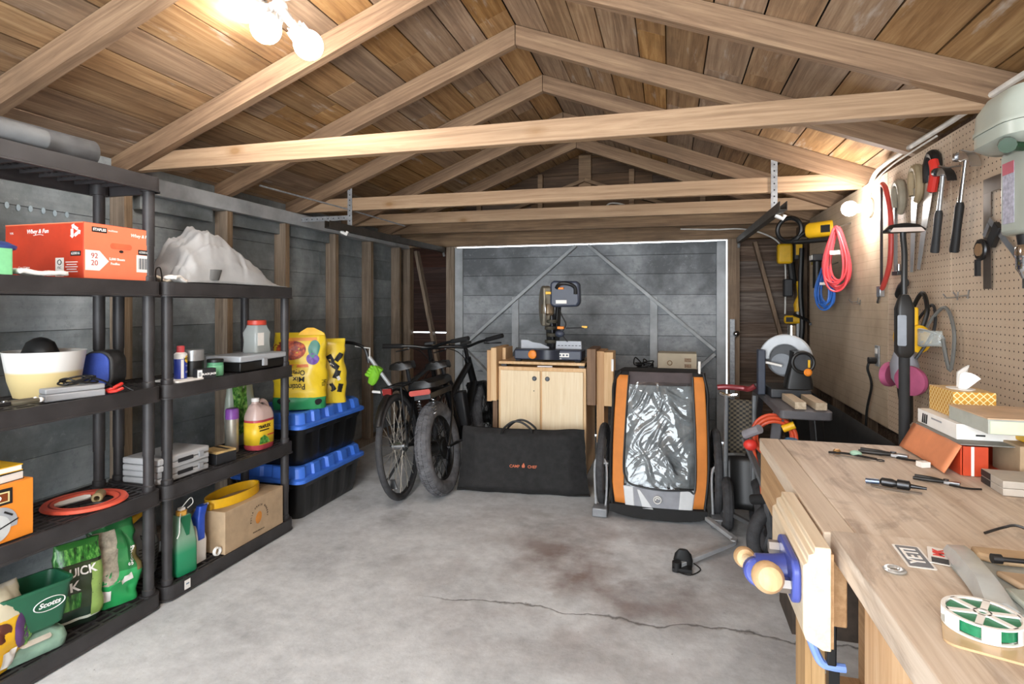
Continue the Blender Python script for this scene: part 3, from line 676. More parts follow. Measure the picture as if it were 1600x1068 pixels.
# ---- unit 2, top: tarp and sticks
def interp(x, K):
    for (a, b), (c, d) in zip(K, K[1:]):
        if x <= c: q = (x - a)/(c - a); q = q*q*(3 - 2*q); return b + (d - b)*q
    return K[-1][1]
def tarpz(u, v):
    x = (u - .5)*.70; y = (v - .5)*.31
    p = interp(u, [(0, .004), (.05, .09), (.13, .2), (.27, .262), (.4, .25), (.56, .2), (.72, .125), (.88, .05), (1, .004)])
    e = interp(v, [(0, .02), (.09, .45), (.2, .8), (.36, 1), (.7, 1), (.9, .7), (1, .05)])
    fold = .020*math.sin(9*x + 26*y + 6*mnoise.noise((x*4, y*4, 1))) + .055*abs(mnoise.noise((x*8 + y*7, y*12, 3))) - .035*abs(mnoise.noise((x*17, y*14 - x*10, 7)))
    k = min(1, p/.08)*e
    return (x + .02*mnoise.noise((x*6, y*6, 9)) + .02*v, y + .015*mnoise.noise((x*5, y*5, 4)), max(.004, p*e + fold*k))
t = thing('tarp', 'bundled light grey tarp heaped on top of the lower shelf', 'tarp', (-2.24, 2.43, Z4), RZ90)
TARP = plain('grey_tarp', 'a3a5a6', .6, var=.06, bump=.1)
MB().grid(tarpz, 90, 44).build('sheet', TARP, t, solid=.003, smooth=60)
MB().loft([[(-.19 + .035*math.cos(a) + z*.4, -.138 + .02*math.sin(a), z) for a in [2*PI*k/14 for k in range(14)]] for z in (.02, .05, .07)]).build('rolled_corner', plain('dark_grey_tarp', '5c5d5c', .7), t)
for k, (x, y, ln, nm) in enumerate(((-2.095, 2.03, .08, 'pale scrap of folded cloth on top of the lower shelf, front left corner'), (-2.19, 2.03, .08, 'cream work glove lying against the grey tarp'))):
    tag(MB().grid(lambda u, v: (ln*(u-.5), .055*(v-.5), .014 + .01*math.sin(u*5 + k) + .004*mnoise.noise((u*5, v*3, k)) + k*.0), 12, 6).build(('cloth_scrap', 'work_glove')[k], (PAPER, plain('cream_leather', 'cfc8b8', .7))[k], None, solid=.012), nm, ('cloth', 'glove')[k], loc=(x, y, Z4 + .002), rz=RZ90 + .2 - .3*k)
tag(MB().tube(curve_pts([(0, 0, 0), (.0, 0, .05), (.02, 0, .06), (.03, 0, .02), (.03, 0, 0)]), .003, 6).build('wire_hook', BLACK, None), 'small black wire hook standing at the corner of the lower shelf top', 'hook', loc=(-2.16, 1.99, Z4 + .004), rz=RZ90)

# ---- unit 2, third tier
tag(MB().prism(rrect(.22, .13, .01), 0, .008).build('paper_tray', PAPER, None), 'flat white tray under the spray can', 'tray', loc=(-2.15, 2.14, Z3), rz=RZ90)
t = thing('spray_can', 'blue and yellow spray can with red cap on the third tier', 'can', (-2.155, 2.115, Z3 + .0085), RZ90)
BLUEC = plain('blue_can_print', '2c3f9e', .3, var=.06)
MB().lathe([(.026, 0), (.027, .003), (.027, .1), (.026, .108)], None, 24).build('can', BLUEC, t); MB().lathe([(.0272, .09), (.0272, .112), (.02, .118), (.016, .12)], None, 24).build('white_band', WHITE, t)
MB().lathe([(.0165, .119), (.0165, .146), (.014, .149)], None, 18).build('cap', plain('red_cap', 'cf4a4f', .4), t)
def cyltext(st, size, r, z, mat, parent, ph=0, bold=0, sx=1):
    o = text(st, size, Matrix.Identity(4), mat, parent, bold=bold, ext=0, sx=sx)
    for v in o.data.vertices:
        a = -PI/2 + ph + v.co.x/r; v.co = ((r + .0006)*math.cos(a), (r + .0006)*math.sin(a), z + v.co.y)
    return o
def cylpatch(name, r, z, w_, h_, mat, parent, ph=0, ell=False, off=.0004):
    def fn(u, v):
        if ell: x, y = w_/2*v*math.cos(2*PI*u), h_/2*v*math.sin(2*PI*u)
        else: x, y = (u-.5)*w_, (v-.5)*h_
        a = -PI/2 + ph + x/r; return ((r + off)*math.cos(a), (r + off)*math.sin(a), z + y)
    return MB().grid(fn, 18, 4).build(name, mat, parent)
cylpatch('yellow_shield', .0272, .088, .036, .036, plain('can_yellow', 'f0c52c', .35), t, .5, True); cyltext('WD-40', .014, .0274, .09, INK, t, .5, .0006)
cylpatch('white_side', .0272, .045, .012, .085, WHITE, t, -.5); cyltext('SPRAY', .009, .0274, .058, WINK, t, .5); cyltext('DRY', .014, .0274, .03, WINK, t, .5)
t = thing('lidded_tin', 'silver topped black tin standing behind the small black carton', 'tin', (-2.175, 2.205, Z3), RZ90)
MB().lathe([(.046, 0), (.047, .004), (.047, .082)], None, 28).build('tin', BLACK, t); MB().lathe([(.0475, .0825), (.0475, .13), (.045, .133), (.001, .132)], None, 28, cap=False).build('lid', plain('silver_lid', 'a9abad', .35, .6), t)
t = thing('small_carton', 'small black carton with white printing on the third tier', 'box', (-2.098, 2.195, Z3), RZ90, rot=(0, 0, RZ90 - .3))
MB().box(-.045, .045, -.018, .018, 0, .047).build('carton', DARK, t, bevel=.001); decal('white_label', rect(.022, .04), front(-.032, -.0185, .023), PAPER, t); decal('label_mark', rect(.013, .02), front(-.032, -.0194, .023), GREYP, t); text('BLACK JACK', .012, front(.012, -.0185, .022), WINK, t, bold=.0004)
t = thing('putty_tub', 'pale green tub with black lid on the third tier', 'tub', (-2.14, 2.305, Z3), RZ90)
MB().lathe([(.036, 0), (.038, .005), (.038, .05)], None, 24).build('tub', plain('pale_green_tub', '7fc79b', .4), t); MB().lathe([(.0365, .0505), (.0365, .062), (.034, .065), (.001, .065)], None, 24, cap=False).build('lid', plain('green_band', '5fa37b', .4), t); MB().lathe([(.0375, .0655), (.0375, .078), (.035, .08)], None, 24).build('cap', BLACK, t)
t = thing('parts_organizer', 'flat parts organizer with clear grey lid under the red capped jar', 'case', (-2.20, 2.60, Z3), RZ90)
MB().box(-.17, .17, -.1, .1, 0, .05).build('tray', BLACK, t, bevel=.006)
CLEAR = glass('clear_grey_plastic', 'c4cad0', .2, .75)
MB().box(-.18, .18, -.108, .108, .051, .082).build('lid', CLEAR, t, bevel=.006); MB().box(-.015, .015, -.116, -.101, .02, .06).build('latch', GREYP, t, bevel=.002)
t = thing('red_lid_jar', 'clear plastic jar of hardware with red screw lid', 'jar', (-2.20, 2.67, Z3 + .0825), RZ90)
sq = rrect(.125, .1, .02, 4)
MB().loft([ringz(sc(sq, .95), 0), ringz(sq, .01), ringz(sc(sq, .93), .06), ringz(sq, .11), ringz(sc(sq, .75), .14), ringz(sc(sq, .74), .15)]).build('jar', glass('clear_plastic', 'dfe8e6', .08, .38), t)
MB().loft([ringz(sc(sq, .9), .004), ringz(sc(sq, .9), .03), ringz(sc(sq, .5), .045)]).build('hardware', plain('mixed_hardware', '7c7c78', .4, .5, var=.4, scale=90, bump=.5), t)
l_ = MB().lathe([(.046, .151), (.048, .153), (.048, .175), (.045, .178)], None, 28, sx=1.05).build('lid', plain('red_lid', 'd04a38', .4), t)
decal('label', rect(.05, .07), front(-.03, -.0505, .075), PAPER, t)

# ---- unit 2, second tier
for k, (y, z, dx, nm) in enumerate(((2.06, 0, 0, 'grey hard plastic tool case lying on the second tier, lower of two'), (2.05, .058, .012, 'grey plastic tool case stacked on top of another on the second tier'))):
    t = thing('tool_case', nm, 'case', (-2.22 + dx, y + .045, Z2 + z), RZ90, 'grey tool cases on the second tier')
    MB().box(-.14, .14, -.1, .1, 0, .026).box(-.14, .14, -.1, .1, .028, .056).build('shell', plain('case_grey', 'b5b7b9', .45, var=.05), t, bevel=.006)
    MB().box(-.1, -.075, -.107, -.1, .016, .042).build('latch', GREYP, t); MB().box(.075, .1, -.107, -.1, .016, .042).build('latch', GREYP, t); MB().box(-.04, .04, -.105, -.1, .02, .036).build('handle', DARK, t)
t = thing('bit_box', 'small tan and black bit box beside the grey tool cases', 'box', (-2.17, 2.36, Z2), RZ90, rot=(0, 0, RZ90 - .2))
MB().box(-.055, .055, -.06, .06, 0, .05).build('box', DARK, t, bevel=.002); MB().box(-.055, .055, -.06, .06, .0505, .062).build('lid', plain('tan_print', 'b79a66', .6, var=.3), t, bevel=.002); decal('stripe', rect(.02, .1), top(.02, 0, .0625), INK, t)
t = thing('aerosol_can', 'silver aerosol can with purple cap beside the red jug', 'can', (-2.24, 2.53, Z2), RZ90)
MB().lathe([(.032, 0), (.033, .004), (.033, .175)], None, 24).build('can', plain('pale_silver', 'b9b5a8', .3, .6), t); MB().lathe([(.0335, .1755), (.0335, .222), (.028, .23), (.001, .231)], None, 24, cap=False).build('cap', plain('purple_cap', '8a4fa8', .4), t)
t = thing('fluid_jug', 'yellow labelled jug of red fluid on the second tier', 'jug', (-2.165, 2.645, Z2), RZ90)
sq = rrect(.16, .115, .05, 6); REDF = plain('red_fluid', 'b0454e', .25, var=.1); HAZE = glass('hazy_plastic', 'd9bdb4', .3, .7)
MB().loft([ringz(sc(sq, .93), 0), ringz(sq, .008), ringz(sq, .16)]).build('filled_body', REDF, t)
MB().loft([ringz(sq, .1605), ringz(sc(sq, .98), .18), ringz(sc(sq, .8), .215), [(x*.5 - .02, y*.5, .235) for x, y in sq], [(x*.24 - .03, y*.3, .245) for x, y in sq], [(x*.22 - .03, y*.28, .255) for x, y in sq]]).build('shoulder', HAZE, t)
MB().lathe([(.02, .2555), (.021, .258), (.021, .274), (.018, .276)], T(-.03, 0, 0), 20).build('cap', WHITE, t)
MB().tube(curve_pts([(-.005, 0, .25), (.03, 0, .252), (.062, 0, .225), (.07, 0, .18)]), .011, 10).build('handle', HAZE, t)
lm = MB(); sq2 = sc(sq, 1.006, 1.008); lm.loft([ringz(sq2, .028), ringz(sq2, .148)], cap=False); lm.build('label', plain('label_yellow', 'e3bd2c', .4, var=.05), t, solid=.0006)
text('TRAFLEX', .023, front(-.03, -.0592, .125), INK, t, bold=.001); decal('label_bar', rect(.075, .006), front(-.03, -.0588, .106), INK, t); decal('label_bar', rect(.05, .007), front(.02, -.0588, .075), RINK, t); decal('leaf_picture', [(-.04, 0), (.045, 0), (.03, .025), (.0, .045), (-.03, .035)], front(-.03, -.0588, .034), LEAF, t)
t = thing('plant_food_bag', 'clear bag printed with green leaves behind the red jug', 'bag', (-2.32, 2.68, Z2), RZ90)
B = Bag(.2, .07, .38, 31, .01, taper=0); B.mesh(20, 32).build('sack', bagmat('leafy_bag', [(0, '9aa59a'), (.2, 'a9b3a6'), (1, 'b7beb4')], 2, .38), t); B.art('leaf_print', -.03, .2, .1, .28, LEAF, t)

# ---- unit 2, bottom tier
t = thing('cardboard_box', 'long brown cardboard box with arched lettering on the bottom tier', 'box', (-2.172, 2.515, Z1), RZ90)
MB().box(-.215, .215, -.095, .095, 0, .206).build('carton', CARD, t, bevel=.002); MB().box(-.215, .215, -.0015, .0015, .2062, .2068).build('lid_seam', CARDD, t)
for k, ch in enumerate('PULLA CRACK BAKERY'):
    a = PI*1.05 - k*PI*1.1/17
    if ch != ' ': text(ch, .014, front(.025 + .062*math.cos(a), -.0955, .1 + .062*math.sin(a)) @ R(a - PI/2, 'Z'), INK, t)
text('WWW.PULLA.CA', .011, front(.02, -.0955, .032), INK, t); decal('orange_print', ngon(.027, 20, .8, 1.15), front(.02, -.0955, .1) @ R(-.3, 'Z'), plain('orange_print', 'cf8636', .6), t)
t = thing('hose_loop', 'flat yellow strap loop lying on the cardboard box', 'strap', (-2.19, 2.48, Z1 + .2072), RZ90)
MB().loft([[((.17 + d)*math.cos(a), (.075 + d)*math.sin(a), z) for d, z in ((-.003, 0), (.003, 0), (.003, .045), (-.003, .045))] for a in [2*PI*k/40 for k in range(41)]]).build('strap', YEL, t)
MB().box(-.18, -.1, -.03, .03, 0, .03).build('buckle', plain('dark_yellow', 'b98d1c', .5), t, bevel=.004)
t = thing('green_jug', 'tall green plastic jug with yellow cap and white wire', 'jug', (-2.14, 2.105, Z1), RZ90, rot=(0, 0, RZ90 - .12))
sq = rrect(.105, .085, .015, 3); tj = NT('two_tone_green'); xyz = tj.n('ShaderNodeSeparateXYZ', {0: tj.obj()})
GJ = tj.out(tj.ramp(xyz.outputs[2], [(.0, '1f8a5c'), (.1, '2a8f63'), (.16, '7fa58c'), (1, '7fa58c')]), .4)
MB().loft([ringz(sc(sq, .96), 0), ringz(sq, .006), ringz(sq, .13), ringz(sc(sq, .85), .18), ringz(sc(sq, .6), .245), ringz(sc(sq, .55), .26)]).build('body', GJ, t)
MB().prism([(-.028, .0), (.028, .0), (.006, -.085), (-.006, -.085)], 0, .002, frame((0, -.0252, .258), (1, 0, 0), (0, .18, 1))).build('green_panel', GRN, t)
MB().lathe([(.022, .2605), (.023, .263), (.023, .278), (.02, .28)], None, 18).build('cap', plain('amber_cap', 'e0a848', .4), t); MB().box(-.012, .012, -.01, .01, .2805, .292).build('cap_spout', WHITE, t)
MB().tube(curve_pts([(.0, .0, .29), (.03, -.02, .33), (.05, -.01, .30), (.03, .0, .28)]), .0022, 6).tube(curve_pts([(-.01, -.01, .275), (-.035, -.035, .25), (-.045, -.045, .2), (-.06, -.05, .18)]), .0022, 6).build('wire', WHITE, t)
t = thing('spray_bottle', 'blue and white trigger spray bottle beside the green jug', 'bottle', (-2.16, 2.215, Z1), RZ90)
MB().loft([ringz(rrect(.07, .05, .012), 0), ringz(rrect(.072, .052, .012), .1), ringz(rrect(.05, .04, .012), .15), ringz(rrect(.03, .03, .01), .18), ringz(rrect(.028, .028, .01), .2)]).build('bottle', WHITE, t)
MB().loft([[(x + .006*z/.1, y, z + .105) for x, y in rrect(.046 - .08*z*.5, .056 - .06*z, .01)] for z in (0, .05, .1)] + [[(x + .025, y, .24) for x, y in rrect(.05, .032, .01)], [(x + .03, y, .255) for x, y in rrect(.05, .03, .01)]]).build('trigger_sleeve', plain('bright_blue', '2f57c9', .4), t)
MB().tube([(.04, 0, .25), (.066, 0, .25)], .006, 8).build('nozzle', WHITE, t)
t = thing('cable_coil', 'small coil of white cable in front of the cardboard box', 'cable', (-2.105, 2.272, Z1 + .004), RZ90)
MB().tube([(.018*math.cos(a)*(1 + .12*math.sin(a*.7)), -.004*a/6, .024 + .018*math.sin(a)) for a in [k*.35 for k in range(60)]], .0028, 6).build('coil', WHITE, t)
t = thing('grey_sack', 'grey sack printed with small text behind the shelf posts', 'bag', (-2.29, 2.03, Z1), RZ90)
B = Bag(.15, .1, .24, 41, .01); B.mesh(20, 32).build('sack', plain('grey_sack', '8e9090', .5, var=.1, scale=20), t)
for k in range(7): B.art('printed_line', 0, .05 + k*.014, .1, .004, DARK, t)
B.text('Mulch', 0, .185, .03, INK, t)
t = thing('yellow_tool_tube', 'yellow tube leaning through the bottom tier behind the posts', 'tube', (-2.285, 1.99, Z1), RZ90)
MB().tube([(-.16, .0, .20), (.09, -.01, .325)], .022, 16).build('tube', YEL, t); MB().tube([(-.2, .0, .18), (-.161, .0, .1995)], .015, 14).build('core', DARK, t); MB().tube([(-.2, 0, .182), (-.2, .0, .012)], .012, 12).build('stand', DARK, t)
# ================================================================== CENTRE: totes, bikes, bag, saw cabinet, trailer
TOTEB = plain('black_tote_plastic', '0f0f10', .35, var=.1); TOTEL = plain('blue_lid_plastic', '3f74d8', .45, var=.06)
def tote(z, label):
    t = thing('storage_tote', label, 'tote', (-2.325, 3.25, z), RZ90, 'black and blue storage totes')
    def outline(L, W, r, amp=0, n=150, per=.085):
        base = rrect(L, W, r, 6); pts = []
        # resample the rounded rectangle evenly
        P_ = [Vector((x, y)) for x, y in base]; P_.append(P_[0]); seg_ = [(P_[i+1]-P_[i]).length for i in range(len(P_)-1)]; tot = sum(seg_)
        for k in range(n):
            s_ = tot*k/n; i = 0
            while s_ > seg_[i]: s_ -= seg_[i]; i += 1
            p = P_[i].lerp(P_[i+1], s_/seg_[i]); nrm = Vector((p.x/(L/2)**1, p.y/(W/2)**1)).normalized()
            ph = (k % 10)/10; q = amp if .08 < ph < .55 else 0
            pts.append((p.x - nrm.x*q*.7, p.y - nrm.y*q))
        return pts
    m = MB(); m.loft([ringz(outline(.62, .40, .05), 0), ringz(outline(.63, .41, .05), .01), ringz(outline(.66, .44, .05, .006), .05), ringz(outline(.69, .465, .05, .006), .19), ringz(outline(.7, .475, .05), .2), ringz(outline(.72, .49, .05), .226)])
    m.build('bin', TOTEB, t, smooth=30)
    m = MB(); m.loft([ringz(outline(.735, .505, .05), .2265), ringz(outline(.75, .52, .05), .228), ringz(outline(.75, .52, .05), .246), ringz(outline(.735, .505, .05), .252),
                      ringz(outline(.715, .485, .05, .018), .254), ringz(outline(.70, .47, .05, .018), .31), ringz(outline(.685, .455, .05, .022), .318), ringz(outline(.63, .4, .05), .318), ringz(outline(.62, .39, .05), .308)])
    m.build('lid', TOTEL, t, smooth=30)
    for s_ in (-1, 1): MB().box(s_*.355 - .012, s_*.355 + .012, -.07, .07, .19, .222).build('handle', TOTEB, t, bevel=.004)
    return t
tote(0, 'black storage tote with blue ribbed lid standing on the floor')
tote(.319, 'upper black storage tote with blue ribbed lid carrying the yellow soil bags')
ZT = .319 + .3185
YB_ = [(0, '2f8a55'), (.16, 'd9b927'), (.62, 'dcbd2b'), (1, 'dfc130')]
t = thing('soil_bag', 'yellow potting soil bag standing upside down on the upper tote', 'bag', (-2.21, 3.07, ZT + .001), .5, 'yellow soil bags on the tote')
B = Bag(.33, .15, .47, 51, .012, taper=.02); B.mesh(34, 52).build('sack', bagmat('soil_bag_print', YB_, 2, .47, 5, .05), t)
B.text('Potting', -.02, .145, .05, INK, t, rot=PI, sx=.8, bold=.0008); B.text('Mix', .0, .19, .045, INK, t, rot=PI, bold=.0008); B.text('Organic', -.02, .23, .042, INK, t, rot=PI, bold=.0008, sx=.8)
B.art('red_band', -.01, .27, .13, .018, plain('orange_red_ink', 'dd7a3a', .5), t); B.ell('flower_print', -.055, .365, .2, .12, grassmat('printed_flowers', '4a1f2c', '9c3b2a', 'd8683a', (30, 30, 30)), t)
B.ell('teal_print', .085, .37, .06, .11, plain('teal_print', '3f7f72', .4), t); B.ell('purple_flower_print', .08, .31, .07, .07, plain('violet_print', '6b4aa0', .4, var=.3, scale=60), t); B.art('top_print', .0, .43, .2, .02, plain('orange_top_print', 'd98a3a', .4), t)
B.ell('badge', .11, .045, .045, .04, INK, t); B.ell('dark_badge', -.09, .055, .08, .04, INK, t)
B.text('Mix', .145, .16, .035, INK, t, rot=-PI/2, sx=.8)
MB().loft([[(x*k, y*k - .01, z) for x, y in ((-.07, -.02), (.09, -.02), (.08, .01), (-.06, .02))] for k, z in ((1, .455), (.8, .475), (.25, .50))], M=T(.06, 0, 0)).build('folded_corner', YEL, t)
t = thing('soil_bag', 'yellow bag patterned with black shapes behind the potting soil bag', 'bag', (-2.17, 3.30, ZT + .001), .55, 'yellow soil bags on the tote')
B = Bag(.25, .13, .42, 57, .014, taper=.06); B.mesh(30, 44).build('sack', bagmat('second_bag_print', [(0, 'e0c22f'), (1, 'e6cb3a')], 2, .4), t)
for k, (x, z, a) in enumerate(((.02, .29, .5), (.07, .30, -.5), (-.02, .2, .3), (.06, .19, -.3), (.03, .11, .5), (.085, .1, -.2), (-.03, .3, -.2), (.05, .245, .9))): B.art('black_print', x, z, .035, .055, INK, t, rot=a)
for k in (0, 1): B.art('white_print', .03 + .04*k, .255 - .09*k, .018, .03, WHITE, t, rot=.5)
# glove on the trimmer shaft
t = thing('string_trimmer', 'grey string trimmer shaft leaning beside the thin wheeled bicycle', 'trimmer', (-2.045, 3.62, -.0))
ALU = plain('grey_aluminium', 'a9abad', .4, .15)
MB().tube([(-.0, 0, .915), (.165, .05, .68)], .014, 12).build('upper_shaft', ALU, t); MB().tube([(.175, .05, .63), (.19, .30, .3), (.2, .52, .03)], .013, 12).build('lower_shaft', BLACK, t)
MB().lathe([(.05, 0), (.055, .02), (.03, .05), (.02, .07)], T(.2, .52, .001), 18).build('cutting_head', BLACK, t)
MB().tube(curve_pts([(0, 0, .87), (-.03, 0, .965), (-.1, .0, 1.0), (-.2, .02, 1.01), (-.26, .03, .99)]), .012, 8).build('cable', BLACK, t)
MB().tube([(.01, -.01, .9), (.012, -.01, .975), (-.11, .0, .985)], .0045, 6).build('wire_rod', WHITE, t); MB().tube([(-.0, .05, .66), (.13, .05, .655)], .01, 8).build('cross_bar', WHITE, t)
t = thing('work_glove', 'lime green glove pulled over the trimmer shaft', 'glove', (-1.993, 3.635, .785), rot=(0, .62, 0))
LIME = plain('lime_fabric', '7fc32a', .7, var=.15, bump=.2)
MB().loft([[(.034*k*math.cos(a) - sh, .026*k*math.sin(a) - .008, z) for a in [2*PI*i/16 for i in range(16)]] for k, sh, z in ((.72, 0, -.075), (1.0, .0, -.05), (1.25, .012, -.01), (1.2, .02, .02), (1.0, .012, .05), (.65, .0, .062))]).build('palm', LIME, t)
for k in range(4): MB().tube(curve_pts([(-.03, -.025, .035 - .022*k), (-.055, -.03, .032 - .022*k), (-.06, -.005, .03 - .022*k), (-.045, .01, .03 - .022*k)]), .011, 8).build('finger', LIME, t)
MB().tube(curve_pts([(.01, -.03, .03), (-.01, -.045, .05), (-.035, -.04, .055)]), .011, 8).build('thumb', LIME, t)

# bicycles
BFRAME = plain('black_frame_paint', '121314', .3, var=.1); TYRE = plain('tyre_rubber', '3a3a3c', .8, var=.25, scale=30, bump=.5); DTYRE = plain('dusty_tyre_rubber', '5f5f62', .85, var=.3, scale=22, bump=.6)
SPOKE = plain('bright_spoke_steel', 'c9c5ba', .3, .6)
def wheel(t, name, x, r, tr, tyre, side_=0, fat=False):
    Mw = T(x, 0, r) @ R(PI/2, 'X'); Rr = r - tr
    m = MB(); m.torus(Rr, tr, Mw, 56, 12)
    if fat:
        for k in range(56):
            a = 2*PI*k/56
            for q in (-.55, .0, .55): m.box(-.011, .011, -.012, .012, tr*.9, tr*1.06, Mw @ R(a + (.05 if q == 0 else 0), 'Z') @ T(Rr, 0, 0) @ R(PI/2, 'Y') @ R(q, 'X') if False else Mw @ R(a + (.055 if q == 0 else 0), 'Z') @ T(Rr, 0, 0) @ R(-q, 'Y') @ R(PI/2, 'Y'))
    w_ = m.build(name, tyre, t)
    MB().torus(Rr - tr*.75, .012 if not fat else .02, Mw, 48, 8, sy=1.3 if fat else 1).build('rim', DARK if not fat else BLACK, w_)
    hub = MB().cyl((x, -.045, r), (x, .045, r), .022 if not fat else .05).lathe([(.035 if not fat else .07, .0), (.035 if not fat else .07, .004)], Mw @ T(0, 0, .03), 18); hub.build('hub', STEEL if not fat else BLACK, w_)
    m = MB(); N = 28
    for k in range(N):
        a = 2*PI*k/N; s_ = 1 if k % 2 else -1; b = a + (.5 if (k//2) % 2 else -.5); rr = .025 if not fat else .055
        m.cyl((x + rr*math.cos(b), s_*.03, r + rr*math.sin(b)), (x + (Rr - tr*.8)*math.cos(a), s_*.004, r + (Rr - tr*.8)*math.sin(a)), (.0021 if not fat else .003), seg=5)
    m.build('spokes', SPOKE if not fat else DSTEEL, w_)
    return w_
def bicycle(name, label, loc, rz, lean, r=.345, tr=.021, wb=1.06, fat=False, tyre=TYRE, group=None):
    t = thing(name, label, 'bicycle', loc, group=group, rot=(-lean, 0, rz))
    wheel(t, 'rear_wheel', 0, r, tr, tyre, fat=fat); wheel(t, 'front_wheel', wb, r, tr, tyre, fat=fat)
    k = .026 if fat else .017; bb = (.42, 0, .28); seat = (.30, 0, .72); hd = (wb - .24, 0, .8); hb = (wb - .19, 0, .64); off = .07 if fat else .05
    m = MB().tube([bb, seat], k, 12).tube([seat, hd] if not fat else [(.32, 0, .60), hd], k, 12).tube([bb, hb], k*1.3, 12).tube([(wb - .255, 0, .85), (wb - .185, 0, .62)], k*1.15, 12)
    for s_ in (-1, 1): m.tube([(0, s_*off, r), (.36, s_*.03, .28)], .011, 8).tube([(0, s_*off, r), (.16, s_*off, r + .2), (.31, s_*.02, .66)], .009, 8)
    m.build('frame', BFRAME, t)
    m = MB()
    for s_ in (-1, 1): m.tube([(wb, s_*off, r), (wb - .16, s_*off, .62)], .016 if fat else .012, 8)
    m.tube([(wb - .16, -off, .62), (wb - .16, off, .62)], .02, 8).build('fork', BFRAME, t)
    h = MB().tube([(wb - .25, 0, .84), (wb - .27, 0, .93)], .017, 10).tube(curve_pts([(wb - .35, -.33, .985), (wb - .29, -.14, .965), (wb - .26, 0, .94), (wb - .29, .14, .965), (wb - .35, .33, .985)]), .012, 10).build('handlebar', BFRAME, t)
    for s_ in (-1, 1):
        MB().tube([(wb - .30, s_*.20, .972), (wb - .36, s_*.355, .988)], .0185, 12).build('grip', RUBBER, h); MB().tube(curve_pts([(wb - .28, s_*.17, .95), (wb - .22, s_*.2, .94), (wb - .23, s_*.3, .93)]), .006, 6).build('brake_lever', DSTEEL, h)
    MB().box(wb - .27, wb - .21, -.04, .04, .96, .985).build('display', BLACK, h, bevel=.005)
    MB().tube([(.30, 0, .72), (.275, 0, .83)], .014, 10).build('seat_post', DSTEEL, t)
    MB().loft([[(x_, y_*w_, z_ + h_) for y_, z_ in ((-1, -.02), (-.9, .012), (-.4, .028), (0, .022), (.4, .028), (.9, .012), (1, -.02), (0, -.026))] for x_, w_, h_ in ((.13, .05, .855), (.15, .085, .86), (.22, .085, .86), (.30, .04, .85), (.40, .02, .848), (.42, .008, .84))]).build('saddle', BLACK, t, smooth=50)
    m = MB().lathe([(.09, -.004), (.09, .004)], T(.42, -.05, .28) @ R(PI/2, 'X'), 24); m.build('chainring', DSTEEL, t)
    c_ = MB().bar((.42, -.07, .28), (.50, -.075, .14), .018, .012).bar((.42, .07, .28), (.34, .075, .42), .018, .012).build('crank', BLACK, t)
    for p in ((.5, -.13, .14), (.34, .13, .42)): MB().box(p[0] - .045, p[0] + .045, p[1] - .045, p[1] + .045, p[2] - .01, p[2] + .01).build('pedal', RUBBER, c_)
    q = .42*math.tan(max(.02, lean)) if lean else .1
    m = MB().tube([(.28, .05, .28), (.20, .22, .012 + .2*math.sin(lean)*1.0)], .009, 8); m.build('kickstand', BLACK, t)
    MB().tube(curve_pts([(wb - .24, .17, .95), (wb - .12, .12, .90), (wb - .14, .04, .78), (wb - .4, .02, .70), (.4, .02, .5), (.1, .05, .35)]), .004, 6).build('brake_cable', BLACK, t)
    return t
b1 = bicycle('city_bicycle', 'black thin tyred bicycle with wire spokes parked beside the blue totes', (-1.69, 3.45, .003), math.radians(95), .10)
m = MB()
for s_ in (-1, 1): m.tube([(0, s_*.06, .345), (-.05, s_*.07, .735), (.26, s_*.05, .735), (.30, s_*.02, .64)], .006, 8)
for x in (-.04, .06, .16, .25): m.tube([(x, -.07, .735), (x, .07, .735)], .005, 6)
m.build('rear_rack', BLACK, b1)
MB().torus(.372, .022, T(0, 0, .345) @ R(PI/2, 'X'), 40, 8, a0=.6, a1=2.6, sx=.35).build('rear_fender', BLACK, b1)
MB().box(-.12, -.10, -.03, .03, .7, .74).build('reflector', plain('red_reflector', '7a1f1c', .2), b1)
MB().prism([(-.045, -.03), (.045, -.03), (.03, .03), (-.03, .03)], 0, .008, frame((-.19, .0, .15), (0, -1, 0), (0, 0, 1)) @ R(0, 'X')).build('mud_flap', STEEL, b1)
b2 = bicycle('electric_bicycle', 'black fat tyred electric bicycle with red tail strip parked in the middle', (-1.455, 3.60, .005), math.radians(91), .16, r=.312, tr=.052, wb=1.1, fat=True, tyre=DTYRE)
MB().loft([[(x_, y_*w_, z_ + h_) for y_, z_ in ((-1, 0), (-.95, .03), (-.5, .05), (.5, .05), (.95, .03), (1, 0))] for x_, w_, h_ in ((-.16, .07, .735), (-.13, .1, .735), (.05, .095, .73), (.2, .06, .73), (.3, .05, .73))]).build('bench_seat', BLACK, b2, smooth=50)
o = MB().prism(rrect(.15, .034, .014), 0, .012, frame((-.168, 0, .712), (0, -1, 0), (0, 0, 1))).build('tail_light', plain('red_lens', 'b8524a', .3), b2)
MB().box(-.15, .25, -.06, .06, .66, .70).build('rack', DSTEEL, b2, bevel=.004)
for y in (-.05, .05): MB().tube([(-.1 + .012*math.cos(k*.8), y + .012*math.sin(k*.8), .55 + k*.0025) for k in range(44)], .004, 6).build('spring', STEEL, b2)
MB().box(.40, .50, -.05, .05, .34, .62, T(.08, 0, 0) @ R(0, 'Y')).build('battery', DARK, b2, bevel=.012)
t = thing('crumpled_bag', 'grey plastic sheet draped behind the electric bicycle', 'bag', (-1.30, 4.95, 0))
MB().loft([[(.13*k*math.cos(a) + .02*mnoise.noise((k*3, a, z*5)), .08*k*math.sin(a), z) for a in [2*PI*i/18 for i in range(18)]] for k, z in ((1, 0), (1.1, .3), (1, .6), (.7, .8), (.2, .9))]).build('sheet', plain('grey_plastic_sheet', '5c5f60', .5), t)

